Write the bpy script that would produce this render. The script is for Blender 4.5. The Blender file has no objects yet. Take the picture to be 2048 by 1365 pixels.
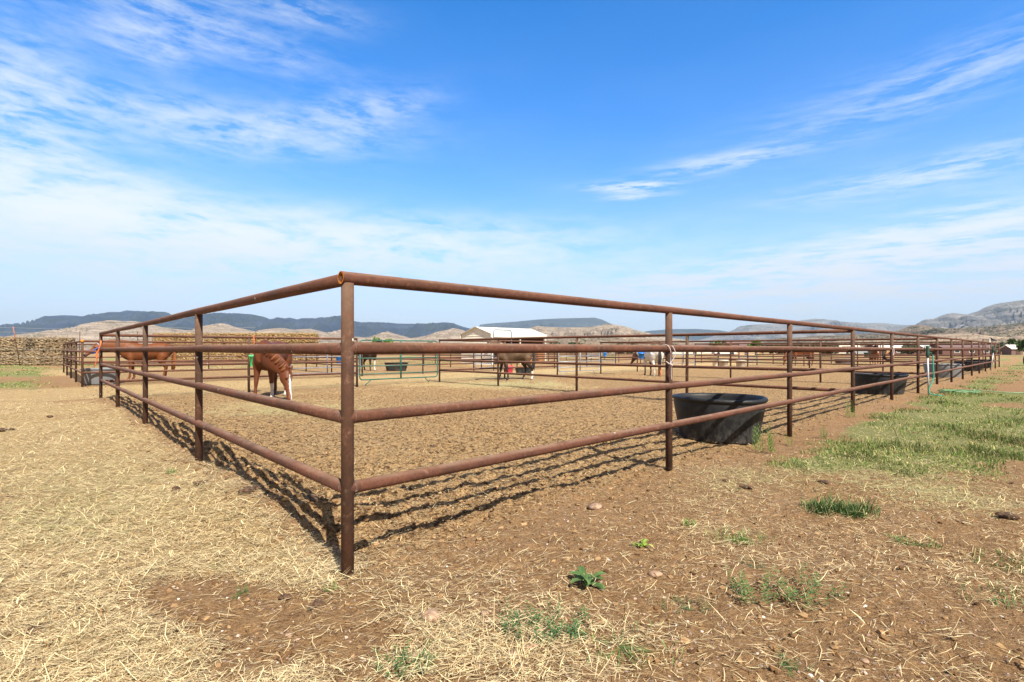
import bpy, math, random
import numpy as np
from mathutils import Vector, Matrix

S = bpy.context.scene
C = bpy.context.collection
R = math.radians
rng = np.random.default_rng(7)
random.seed(7)

# ------------------------------------------------------------------ camera
F = 1022.0
HZ = 699.0
CH = 1.30
cam = bpy.data.cameras.new("camera")
cam.sensor_width = 36.0
cam.lens = 36.0 * F / 2048.0
cam.shift_y = (HZ - 682.5) / 2048.0
cam.clip_start = 0.05
cam.clip_end = 60000
co = bpy.data.objects.new("camera", cam)
co.location = (0, 0, CH)
co.rotation_euler = (R(90), 0, 0)
C.objects.link(co)
S.camera = co
S.view_settings.view_transform = 'Standard'
S.view_settings.look = 'None'
S.view_settings.exposure = 0.85
S.view_settings.gamma = 1.0

# ------------------------------------------------------------------ sun + sky
SUN_EL = 48.0
SD = Vector((0.437, -0.899, 0)).normalized()          # towards the sun, horizontally
sun = bpy.data.lights.new("sun", 'SUN')
sun.energy = 5.0
sun.angle = R(0.5)
sun.color = (1.0, 0.935, 0.80)
so = bpy.data.objects.new("sun", sun)
sv = Vector((SD.x * math.cos(R(SUN_EL)), SD.y * math.cos(R(SUN_EL)), math.sin(R(SUN_EL))))
so.rotation_euler = sv.to_track_quat('Z', 'Y').to_euler()
so.location = (5, -10, 12)
C.objects.link(so)

W = bpy.data.worlds.new("World")
S.world = W
W.use_nodes = True


class NT:
    """tiny node helper"""
    def __init__(s, tree):
        s.t = tree
        tree.nodes.clear()

    def n(s, typ, **kw):
        nd = s.t.nodes.new(typ)
        for k, v in kw.items():
            if k.startswith('i_'):
                key = k[2:]
                key = int(key) if key.isdigit() else key.replace('_', ' ')
                s.set(nd.inputs[key], v)
            else:
                setattr(nd, k, v)
        return nd

    def set(s, sock, v):
        if isinstance(v, bpy.types.NodeSocket):
            s.t.links.new(v, sock)
        else:
            sock.default_value = v

    def m(s, op, a, b=None, c=None, clamp=False):
        nd = s.t.nodes.new('ShaderNodeMath')
        nd.operation = op
        nd.use_clamp = clamp
        s.set(nd.inputs[0], a)
        if b is not None:
            s.set(nd.inputs[1], b)
        if c is not None:
            s.set(nd.inputs[2], c)
        return nd.outputs[0]

    def mix(s, f, a, b, mode='MIX'):
        nd = s.t.nodes.new('ShaderNodeMix')
        nd.data_type = 'RGBA'
        nd.blend_type = mode
        s.set(nd.inputs[0], f)
        for i, v in ((6, a), (7, b)):
            if not isinstance(v, bpy.types.NodeSocket) and len(v) == 3:
                v = (*v, 1)
            s.set(nd.inputs[i], v)
        return nd.outputs[2]

    def ramp(s, f, lo, hi, a=0.0, b=1.0, smooth=False):
        nd = s.t.nodes.new('ShaderNodeMapRange')
        nd.interpolation_type = 'SMOOTHSTEP' if smooth else 'LINEAR'
        s.set(nd.inputs[0], f)
        for i, v in enumerate((lo, hi, a, b)):
            s.set(nd.inputs[i + 1], v)
        return nd.outputs[0]

    def noise(s, vec, scale, detail=4, rough=0.55, dist=0.0):
        nd = s.n('ShaderNodeTexNoise')
        if vec is not None:
            s.set(nd.inputs['Vector'], vec)
        nd.inputs['Scale'].default_value = scale
        nd.inputs['Detail'].default_value = detail
        nd.inputs['Roughness'].default_value = rough
        nd.inputs['Distortion'].default_value = dist
        return nd.outputs[0]

    def map(s, vec, loc=(0, 0, 0), rot=(0, 0, 0), sc=(1, 1, 1)):
        nd = s.n('ShaderNodeMapping')
        s.set(nd.inputs[0], vec)
        nd.inputs[1].default_value = loc
        nd.inputs[2].default_value = rot
        nd.inputs[3].default_value = sc
        return nd.outputs[0]


def build_sky():
    k = NT(W.node_tree)
    sky = k.n('ShaderNodeTexSky', sky_type='NISHITA', sun_disc=False)
    sky.sun_elevation = R(SUN_EL)
    sky.sun_rotation = math.atan2(SD.x, SD.y)
    sky.altitude = 1800
    sky.air_density = 1.0
    sky.dust_density = 0.6
    sky.ozone_density = 3.0
    hsv = k.n('ShaderNodeHueSaturation', i_Hue=0.486, i_Saturation=1.95, i_Value=1.75)
    k.set(hsv.inputs['Color'], sky.outputs[0])
    base = k.mix(1.0, hsv.outputs[0], (.26, .735, 1.0), 'MULTIPLY')
    tc = k.n('ShaderNodeTexCoord').outputs['Generated']
    nrm = k.n('ShaderNodeVectorMath', operation='NORMALIZE')
    k.set(nrm.inputs[0], tc)
    sep = k.n('ShaderNodeSeparateXYZ')
    k.set(sep.inputs[0], nrm.outputs[0])
    x, y, z = sep.outputs
    az = k.m('ARCTAN2', x, y)
    el = k.m('ARCSINE', z)
    cmb = k.n('ShaderNodeCombineXYZ')
    k.set(cmb.inputs[0], az)
    k.set(cmb.inputs[1], el)
    v = cmb.outputs[0]
    # warp so streaks curve
    wn = k.n('ShaderNodeTexNoise', i_Scale=3.0, i_Detail=2.0)
    k.set(wn.inputs['Vector'], v)
    wadd = k.n('ShaderNodeVectorMath', operation='MULTIPLY_ADD')
    k.set(wadd.inputs[0], wn.outputs['Color'])
    wadd.inputs[1].default_value = (0.05, 0.03, 0)
    k.set(wadd.inputs[2], v)
    vw = wadd.outputs[0]
    # two streak families: diagonal fibres (left) and flat streaks (right / low)
    fibL = k.noise(k.map(vw, rot=(0, 0, R(24)), sc=(9, 34, 1)), 1.0, 9, 0.66, 0.25)
    fibL2 = k.noise(k.map(vw, rot=(0, 0, R(30)), sc=(17, 80, 1)), 1.0, 6, 0.6, 0.35)
    fibR = k.noise(k.map(vw, rot=(0, 0, R(-9)), sc=(7.5, 55, 1)), 1.0, 10, 0.68, 0.15)
    soft = k.noise(k.map(vw, sc=(3.0, 9, 1)), 1.0, 4, 0.5)
    L = k.m('ADD', k.m('MULTIPLY', fibL, 0.62), k.m('MULTIPLY', fibL2, 0.38))

    def blob(px, py, sx, sy, rot, amp):
        a0 = math.atan((px - 1024) / F)
        dd = math.hypot(F, px - 1024)
        e0 = math.atan((HZ - py) / dd)
        wx = sx / dd
        wy = sy / dd
        c_, s_ = math.cos(R(rot)), math.sin(R(rot))
        da = k.m('SUBTRACT', az, a0)
        de = k.m('SUBTRACT', el, e0)
        u = k.m('ADD', k.m('MULTIPLY', da, c_ / wx), k.m('MULTIPLY', de, s_ / wx))
        w = k.m('ADD', k.m('MULTIPLY', da, -s_ / wy), k.m('MULTIPLY', de, c_ / wy))
        r2 = k.m('ADD', k.m('MULTIPLY', u, u), k.m('MULTIPLY', w, w))
        return k.m('MULTIPLY', k.m('POWER', 2.718, k.m('MULTIPLY', r2, -1.0)), amp)

    def total(lst):
        o = lst[0]
        for q in lst[1:]:
            o = k.m('ADD', o, q)
        return o
    ml = total([blob(330, 12, 270, 40, -8, .6), blob(290, 80, 90, 36, 0, .7),
                blob(20, 190, 110, 130, 0, .75), blob(430, 255, 290, 44, 4, .85),
                blob(720, 225, 130, 30, 14, .6), blob(60, 320, 220, 60, -8, .7), blob(560, 10, 140, 25, 0, .5)])
    cl = k.m('MULTIPLY', ml, k.ramp(L, 0.41, 0.64, 0.02, 1.15))
    mr = total([blob(1780, 200, 280, 50, 8, .22), blob(1960, 130, 180, 40, 10, .2),
                blob(1450, 325, 120, 14, 2, .8), blob(1268, 374, 75, 9, -2, 1.5), blob(1262, 394, 60, 5, 0, .8),
                blob(1890, 340, 230, 26, 3, .8),
                blob(1500, 550, 330, 36, 6, 1.7), blob(1900, 490, 260, 55, 8, 1.3), blob(1700, 575, 420, 40, 3, .8),
                blob(1850, 585, 420, 26, 2, .8)])
    cr = k.m('MULTIPLY', mr, k.ramp(fibR, 0.43, 0.64, 0.0, 1.35))
    mb = total([blob(230, 440, 360, 50, -3, 1.5), blob(520, 480, 640, 55, -2, 1.5), blob(200, 530, 800, 70, 0, .8), blob(60, 350, 260, 60, -10, .5),
                blob(880, 470, 300, 35, 0, .6)])
    cb = k.m('MULTIPLY', mb, k.m('ADD', k.ramp(soft, 0.3, 0.7, 0.35, 0.8), k.ramp(fibL, 0.38, 0.64, -0.42, 0.55)))
    hzv = k.m('POWER', 2.718, k.m('MULTIPLY', k.m('MAXIMUM', el, 0.0), -5.6))
    hzl = k.m('MULTIPLY', k.m('POWER', 2.718, k.m('MULTIPLY', k.m('MAXIMUM', el, 0.0), -13.5)), 3.0)
    hz = k.m('MULTIPLY', hzv, k.ramp(soft, 0.3, 0.7, 0.62, 0.98))
    # unseen warm white cover added overhead and behind the viewer to neutralise blue fill
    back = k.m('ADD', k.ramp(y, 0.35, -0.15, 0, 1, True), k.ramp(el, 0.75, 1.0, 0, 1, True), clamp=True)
    fill_veil = k.m('MULTIPLY', back, k.ramp(soft, 0.3, 0.7, 1.2, 2.6))
    hz = k.m('ADD', k.m('ADD', hz, hzl), fill_veil)
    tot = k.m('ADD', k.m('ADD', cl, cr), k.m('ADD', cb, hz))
    tot = k.m('MULTIPLY', k.m('SUBTRACT', 1.0, k.m('POWER', 2.718, k.m('MULTIPLY', tot, -1.25))), 1.0, clamp=True)
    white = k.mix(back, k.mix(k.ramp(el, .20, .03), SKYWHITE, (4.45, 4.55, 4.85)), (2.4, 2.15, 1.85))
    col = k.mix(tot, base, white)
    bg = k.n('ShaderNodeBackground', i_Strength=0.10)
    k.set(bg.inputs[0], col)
    o = k.n('ShaderNodeOutputWorld')
    k.t.links.new(bg.outputs[0], o.inputs[0])


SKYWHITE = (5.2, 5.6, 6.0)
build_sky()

# ------------------------------------------------------------------ numpy noise
_tab = rng.random((256, 256)).astype(np.float32)


def vnoise(x, y, seed=0):
    x = np.asarray(x, dtype=np.float64) + seed * 17.31
    y = np.asarray(y, dtype=np.float64) + seed * 9.77
    xi = np.floor(x).astype(np.int64)
    yi = np.floor(y).astype(np.int64)
    fx = x - xi
    fy = y - yi
    fx = fx * fx * (3 - 2 * fx)
    fy = fy * fy * (3 - 2 * fy)
    x0 = xi % 256; x1 = (xi + 1) % 256; y0 = yi % 256; y1 = (yi + 1) % 256
    return (_tab[x0, y0] * (1 - fx) + _tab[x1, y0] * fx) * (1 - fy) + (_tab[x0, y1] * (1 - fx) + _tab[x1, y1] * fx) * fy - 0.5


def fbm(x, y, oct=4, seed=0, gain=0.5):
    a, f, o = 1.0, 1.0, 0
    for i in range(oct):
        o = o + a * vnoise(np.asarray(x) * f, np.asarray(y) * f, seed + i * 3)
        a *= gain
        f *= 2.03
    return o


def sstep(a, b, x):
    t = np.clip((x - a) / (b - a), 0, 1)
    return t * t * (3 - 2 * t)


# ------------------------------------------------------------------ corral frame of reference
P0 = np.array([-0.927, 2.88])
DR = np.array([0.728, 0.685])
DL = np.array([-0.685, 0.728])
SP = 3.5


def st(s, t):
    p = P0 + DR * s + DL * t
    return float(p[0]), float(p[1])


def to_st(X, Y):
    return (X - P0[0]) * DR[0] + (Y - P0[1]) * DR[1], (X - P0[0]) * DL[0] + (Y - P0[1]) * DL[1]


def at(px, py):
    """a spot on the level ground"""
    Y = CH * F / (py - HZ)
    return (px - 1024) / F * Y, Y


def atY(px, Y):
    return (px - 1024) / F * Y, Y


def gauss(px, py, cx, cy, sx, sy):
    return np.exp(-((px - cx) / sx) ** 2 - ((py - cy) / sy) ** 2)


def H(X, Y):
    X = np.asarray(X, dtype=np.float64)
    Y = np.asarray(Y, dtype=np.float64)
    r = np.hypot(X, Y)
    s, t = to_st(X, Y)
    h = 0.05 * fbm(X * .25, Y * .25, 3, 1) * sstep(2, 8, r)
    near = 1 - sstep(14, 26, r)
    h = h + near * (0.030 * fbm(X * 1.3, Y * 1.3, 3, 2))
    fine = 1 - sstep(7, 14, r)
    inside = sstep(-0.15, 0.3, s) * sstep(-0.15, 0.3, t) * (1 - sstep(48, 50, s)) * (1 - sstep(34, 35, t))
    rough = 0.75 + 1.15 * inside
    h = h + near * rough * 0.020 * fbm(X * 6, Y * 5, 2, 5) + fine * rough * 0.017 * fbm(X * 15, Y * 15, 3, 8)
    h = h + (1 - sstep(5, 9, r)) * .020 * vnoise(X * 19, Y * 19, 40) * (1 + inside)
    # manure and straw kicked up along the left and right rails
    ridge = np.exp(-((s - 0.05) / .42) ** 2) * sstep(.5, 1.6, t) * (1 - sstep(13, 14.5, t))
    h = h + ridge * (0.06 + 0.12 * (vnoise(t * .7, 3.3, 4) + .3))
    mound = np.exp(-((s + 0.30) / .5) ** 2 - ((t - 2.0) / .8) ** 2)
    h = h + mound * 0.07
    ridge2 = np.exp(-((t - 0.25) / .35) ** 2) * sstep(.6, 2.0, s) * (1 - sstep(48, 50, s))
    h = h + ridge2 * (0.03 + 0.08 * vnoise(s * .8, 7.7, 6))
    h = h + near * 0.05 * inside * np.clip(fbm(X * .7, Y * .7, 2, 12), 0, 1)
    h = h - .10 * np.exp(-((X - 3.1) / 1.2) ** 2 - ((Y - 7.2) / 1.1) ** 2)
    lump = np.exp(-((s - .38) / .45) ** 2) * sstep(.2, 1.0, t) * (1 - sstep(13, 14.5, t)) * near
    h = h + lump * (.13 * np.clip(fbm(X * 5.5, Y * 5.5, 2, 15), -.3, 1) + .05 * fbm(X * 14, Y * 14, 2, 16))
    for i_ in range(5):
        for (a_, b_) in ((st(i_ * SP, 0)), (st(0, i_ * SP))):
            h = h + .022 * np.exp(-((X - a_) ** 2 + (Y - b_) ** 2) / .03)
    # dirt heap behind the first hydrant
    hx, hy = 14.3, 17.7
    h = h + 0.22 * np.exp(-((X - hx) / .8) ** 2 - ((Y - hy) / .8) ** 2)
    # heaps in the pens
    for (a, b, w, q) in ((5.0, 23.5, 1.6, .18), (2.2, 20.9, .9, .12), (-4.6, 15.4, 1.0, .10), (-11.6, 10.0, 1.4, .1)):
        h = h + q * np.exp(-((X - a) / w) ** 2 - ((Y - b) / (w * .6)) ** 2)
    return h


def h1(x, y):
    return float(H(np.array([x]), np.array([y]))[0])


def masks(X, Y):
    X = np.asarray(X, dtype=np.float64); Y = np.asarray(Y, dtype=np.float64)
    Yc = np.maximum(Y, 0.9)
    px = np.clip(1024 + F * X / Yc, -2500, 4500)
    py = HZ + CH * F / Yc
    s, t = to_st(X, Y)
    n1 = fbm(X * .9, Y * .9, 4, 21)
    n2 = fbm(X * 3.1, Y * 3.1, 3, 25)
    inside = sstep(-0.2, .4, s) * sstep(-0.1, .5, t) * (1 - sstep(48.5, 50, s)) * (1 - sstep(34, 35, t))
    alley = sstep(13.8, 14.6, t) * (1 - sstep(20, 20.8, t)) * sstep(-20, -3, s)
    leftout = 1 - sstep(600, 760, px + (py - 1160) * .25)
    straw = leftout * (0.92 + 0.4 * n1)
    straw = straw - gauss(px, py, 430, 1205, 165, 48) * 1.6 - gauss(px, py, 600, 1278, 160, 55) * 1.5 \
        - gauss(px, py, 130, 790, 260, 14) * .9 - gauss(px, py, 100, 762, 200, 9) * .8 - gauss(px, py, 470, 1350, 90, 40) * .7
    rf = (1 - leftout)
    straw = straw + rf * (0.14 + 0.50 * n1 + 0.55 * gauss(px, py, 880, 1290, 220, 90) + .3 * gauss(px, py, 1250, 1290, 260, 80)
                          + 0.62 * gauss(px, py, 1650, 950, 330, 38) + 0.55 * gauss(px, py, 1950, 1000, 200, 40)
                          - .25 * gauss(px, py, 1700, 1250, 300, 130))
    pen = 0.17 + 0.5 * n1 + 0.62 * gauss(px, py, 560, 825, 260, 34) + .5 * gauss(px, py, 860, 770, 260, 12) - .35 * gauss(px, py, 1150, 880, 350, 60) \
        + .6 * gauss(px, py, 1040, 772, 110, 12) + .35 * gauss(px, py, 800, 900, 200, 40) - .3 * gauss(px, py, 1000, 1000, 200, 80)
    straw = straw * (1 - inside) + pen * inside
    straw = np.maximum(straw, alley * .85)
    fl = np.exp(-((s - .35) / .45) ** 2) * sstep(.3, 1.2, t) * (1 - sstep(13, 14.5, t)) + np.exp(-((t - .35) / .5) ** 2) * sstep(.5, 1.5, s) * (1 - sstep(48, 50, s))
    straw = straw - .45 * np.clip(fl, 0, 1) * (1 + n1)
    hayg = gauss(px, py, 1040, 765, 120, 16) + gauss(px, py, 620, 830, 240, 26) + gauss(px, py, 1700, 960, 420, 50) \
        + .4 * gauss(px, py, 120, 1040, 170, 50) + .25 * gauss(px, py, 200, 960, 220, 50) + .5 * gauss(px, py, 1960, 1010, 160, 60)
    grass = gauss(px, py, 1990, 850, 270, 55) * 1.2 + gauss(px, py, 1770, 880, 170, 42) * .9 + gauss(px, py, 1800, 925, 320, 22) * .45 + gauss(px, py, 1960, 765, 90, 16) * .9 \
        + gauss(px, py, 1890, 800, 110, 14) + .5 * gauss(px, py, 1640, 925, 110, 16) + .8 * gauss(px, py, 1960, 925, 150, 14)
    grass = grass + .9 * gauss(px, py, 1870, 795, 90, 13) + .75 * gauss(px, py, 1790, 845, 110, 30) + .5 * gauss(px, py, 2030, 728, 60, 14)
    grass = grass * sstep(.1, .9, -t) - .9 * gauss(px, py, 2030, 772, 60, 9)
    gl = gauss(px, py, 60, 748, 150, 7) * 1.0 + gauss(px, py, 60, 771, 90, 8) * .8 + gauss(px, py, 60, 735, 140, 3) * .7
    grass = np.maximum(grass, gl * sstep(.2, 1.5, -s))
    far = sstep(34, 50, np.hypot(X, Y)) * (1 - inside)
    grass = grass + far * (0.35 + .7 * n1)
    straw = straw * (1 - far) + far * .5
    n3 = fbm(X * .8, Y * .8, 4, 29)
    grass = np.clip(grass * (1 + 1.5 * n3) + .8 * n2 * (grass > .05), 0, 1)
    return np.clip(straw + .15 * n2, 0, 1), grass, np.clip(inside, 0, 1), np.clip(hayg, 0, 1)


# ------------------------------------------------------------------ materials
def newmat(name):
    m = bpy.data.materials.new(name)
    m.use_nodes = True
    k = NT(m.node_tree)
    b = k.n('ShaderNodeBsdfPrincipled')
    o = k.n('ShaderNodeOutputMaterial')
    k.t.links.new(b.outputs[0], o.inputs[0])
    return m, k, b


def objco(k):
    return k.n('ShaderNodeNewGeometry').outputs['Position']


def simple(name, col, rough=0.6, metal=0.0, var=0.12, scale=8.0, bump=0.0, bscale=60.0, spec=0.4, local=True):
    m, k, b = newmat(name)
    v = k.n('ShaderNodeTexCoord').outputs['Object'] if local else objco(k)
    n = k.noise(v, scale, 5)
    dark = tuple(max(0, c * (1 - var * 2)) for c in col)
    lite = tuple(min(1, c * (1 + var * 1.6)) for c in col)
    c = k.mix(k.ramp(n, .3, .7), dark, lite)
    k.set(b.inputs['Base Color'], c)
    b.inputs['Roughness'].default_value = rough
    b.inputs['Metallic'].default_value = metal
    b.inputs['Specular IOR Level'].default_value = spec
    if bump:
        bn = k.n('ShaderNodeBump', i_Strength=bump, i_Distance=0.01)
        k.set(bn.inputs['Height'], k.noise(v, bscale, 4))
        k.set(b.inputs['Normal'], bn.outputs[0])
    return m


def rust_mat(name, c1, c2, c3):
    m, k, b = newmat(name)
    v = objco(k)
    n1 = k.noise(v, 2.2, 6, .6)
    n2 = k.noise(v, 45, 5, .7)
    n3 = k.noise(v, 11, 6, .65)
    n4 = k.noise(v, 6.0, 7, .7)
    n5 = k.noise(v, 22, 6, .75)
    c = k.mix(k.ramp(n1, .38, .58), c1, c2)
    c = k.mix(k.ramp(n3, .52, .66, 0, .5), c, c3)
    c = k.mix(k.ramp(n4, .52, .68, 0, .6), c, (.055, .030, .023))
    c = k.mix(k.ramp(n5, .56, .70, 0, .45), c, (.30, .19, .14))
    c = k.mix(k.ramp(n2, .38, .66, .0, .65), c, k.mix(.65, c, (.022, .013, .010)))
    gn = k.n('ShaderNodeNewGeometry').outputs['Normal']
    gs = k.n('ShaderNodeSeparateXYZ')
    k.set(gs.inputs[0], gn)
    dust = k.m('MULTIPLY', k.ramp(gs.outputs[2], .35, .95), k.ramp(n4, .35, .62, .15, .6))
    c = k.mix(dust, c, (.30, .20, .14))
    # bird droppings and chips: small pale marks
    vr = k.n('ShaderNodeTexVoronoi', i_Scale=5.5)
    k.set(vr.inputs['Vector'], k.map(v, sc=(1, 1, 1)))
    c = k.mix(k.m('LESS_THAN', vr.outputs['Distance'], .05), c, (.5, .46, .40))
    k.set(b.inputs['Base Color'], c)
    k.set(b.inputs['Roughness'], k.ramp(n3, .3, .7, .68, .9))
    b.inputs['Metallic'].default_value = 0.0
    b.inputs['Specular IOR Level'].default_value = .25
    bn = k.n('ShaderNodeBump', i_Strength=.6, i_Distance=.005)
    k.set(bn.inputs['Height'], k.noise(v, 160, 4, .7))
    k.set(b.inputs['Normal'], bn.outputs[0])
    return m


M = {}
M['rust'] = rust_mat('rusty pipe', (.095, .040, .026), (.145, .056, .036), (.185, .068, .038))
M['rustpost'] = rust_mat('rusty post', (.052, .026, .016), (.085, .038, .022), (.125, .048, .026))
M['orange_rust'] = simple('fresh orange rust', (.75, .24, .02), .85, var=.3, scale=60)
M['greenpaint'] = simple('green gate paint', (.03, .13, .10), .45, var=.2)
M['bluesteel'] = simple('blue grey gate tube', (.17, .20, .27), .45, var=.2)
M['greysteel'] = simple('galvanised tube', (.36, .39, .42), .4, metal=.3, var=.12)
M['galv'] = simple('galvanised pipe', (.50, .55, .58), .4, metal=.35, var=.12)
M['weld'] = simple('weld bead', (.13, .09, .075), .5, metal=.3, var=.3, scale=90)
M['orange'] = simple('orange plastic twine', (.58, .15, .045), .6, var=.12)
M['faded'] = simple('faded red post paint', (.36, .13, .09), .8, var=.2)
M['rope'] = simple('white rope', (.52, .44, .45), .8, var=.25, scale=120)
M['teal'] = simple('teal hose', (.05, .34, .25), .35, var=.08)
M['lime'] = simple('lime hose', (.17, .30, .15), .4, var=.12)
M['green_bucket'] = simple('green bucket plastic', (.08, .62, .22), .4, var=.06)
M['blue_bucket'] = simple('blue bucket plastic', (.02, .22, .78), .4, var=.06)
M['red_bucket'] = simple('red tub plastic', (.62, .05, .10), .5, var=.06)
M['darkgreen'] = simple('hydrant casting', (.02, .07, .05), .5, var=.2)
M['bluenylon'] = simple('blue nylon webbing', (.05, .11, .42), .6, var=.2, scale=40)
M['palenylon'] = simple('pale nylon webbing', (.42, .50, .66), .6, var=.15)
M['beige'] = simple('beige plastic', (.56, .50, .44), .5, var=.06, scale=3)
M['tyre'] = simple('tyre rubber', (.028, .028, .032), .8, var=.2, scale=20)
M['white_metal'] = simple('white roofing', (.64, .63, .58), .45, var=.03, scale=2)
M['cream'] = simple('cream siding', (.80, .77, .68), .55, var=.05, scale=2)
M['brownwall'] = simple('brown boards', (.30, .14, .06), .7, var=.2)
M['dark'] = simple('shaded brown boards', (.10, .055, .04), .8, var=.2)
M['roofbrown'] = simple('brown shingles', (.16, .10, .095), .8, var=.15)
M['redbarn'] = simple('red barn siding', (.13, .062, .055), .8, var=.2)
M['tanwall'] = simple('tan stucco', (.55, .38, .22), .8, var=.08)
M['glass'] = simple('dark window glass', (.03, .04, .05), .15, var=.1)
M['carwhite'] = simple('white car paint', (.7, .71, .72), .3, var=.03)
M['pinkrock'] = simple('pinkish stone', (.33, .215, .15), .9, var=.3, bump=.4, scale=20)
M['manure'] = simple('dried manure', (.105, .060, .036), .95, var=.4, scale=35, bump=1.0, bscale=90)
M['eye'] = simple('horse eye', (.01, .008, .006), .1, var=.0)
M['wire'] = simple('fence wire', (.35, .36, .37), .5, var=.1)
M['bark'] = simple('bark', (.12, .09, .07), .9, var=.3)
M['bird'] = simple('black feathers', (.02, .02, .025), .6, var=.1)
M['trailer'] = simple('dark stock tank', (.10, .085, .085), .6, var=.15)


def trough_mat(name, base, dust):
    m, k, b = newmat(name)
    v = k.n('ShaderNodeTexCoord').outputs['Object']
    n1 = k.noise(v, 6, 7, .7)
    n2 = k.noise(k.map(v, sc=(1, 1, .35)), 22, 5, .7)
    sp = k.n('ShaderNodeSeparateXYZ')
    k.set(sp.inputs[0], v)
    low = k.ramp(sp.outputs[2], 0.5, 0.0, 0.15, 1.0)
    f = k.m('MULTIPLY', k.ramp(k.m('ADD', k.m('MULTIPLY', n1, .5), k.m('MULTIPLY', n2, .5)), .46, .62), low, clamp=True)
    k.set(b.inputs['Base Color'], k.mix(f, base, dust))
    b.inputs['Roughness'].default_value = .52
    b.inputs['Specular IOR Level'].default_value = .35
    bn = k.n('ShaderNodeBump', i_Strength=.25, i_Distance=.01)
    k.set(bn.inputs['Height'], k.noise(v, 30, 4, .7))
    k.set(b.inputs['Normal'], bn.outputs[0])
    return m


M['blackrubber'] = trough_mat('black stock tank rubber', (.012, .013, .016), (.085, .08, .075))
M['greyrubber'] = trough_mat('sun faded stock tank', (.17, .18, .20), (.24, .22, .20))


def attr_mat(name, rough=.7, spec=.3, mul=(1, 1, 1), trans=0.0, bump=0, bscale=60, sheen=0):
    m, k, b = newmat(name)
    a = k.n('ShaderNodeAttribute', attribute_name='Col')
    c = a.outputs['Color']
    if mul != (1, 1, 1):
        c = k.mix(1.0, c, mul, 'MULTIPLY')
    v = k.n('ShaderNodeTexCoord').outputs['Object']
    if bump:
        c = k.mix(k.ramp(k.noise(v, 14, 5), .3, .7, 0, .35), c, k.mix(.6, c, (.02, .01, .005)))
        bn = k.n('ShaderNodeBump', i_Strength=bump, i_Distance=.01)
        k.set(bn.inputs['Height'], k.noise(k.map(v, sc=(1, 1, .4)), bscale, 4))
        k.set(b.inputs['Normal'], bn.outputs[0])
    k.set(b.inputs['Base Color'], c)
    b.inputs['Roughness'].default_value = rough
    b.inputs['Specular IOR Level'].default_value = spec
    if trans:
        tr = k.n('ShaderNodeBsdfTranslucent')
        k.set(tr.inputs[0], c)
        mx = k.n('ShaderNodeMixShader', i_Fac=trans)
        k.t.links.new(b.outputs[0], mx.inputs[1])
        k.t.links.new(tr.outputs[0], mx.inputs[2])
        o = [n for n in k.t.nodes if n.type == 'OUTPUT_MATERIAL'][0]
        k.t.links.new(mx.outputs[0], o.inputs[0])
    return m


M['straw'] = attr_mat('straw stems', .7, .25, trans=.15)
M['leaf'] = attr_mat('green blades', .6, .25, trans=.25)
M['clod'] = attr_mat('soil clods', .95, .1)
M['coat'] = attr_mat('horse coat', .55, .3, bump=.15, bscale=50)
M['hair'] = attr_mat('horse hair', .5, .3, bump=.4, bscale=90)


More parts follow.
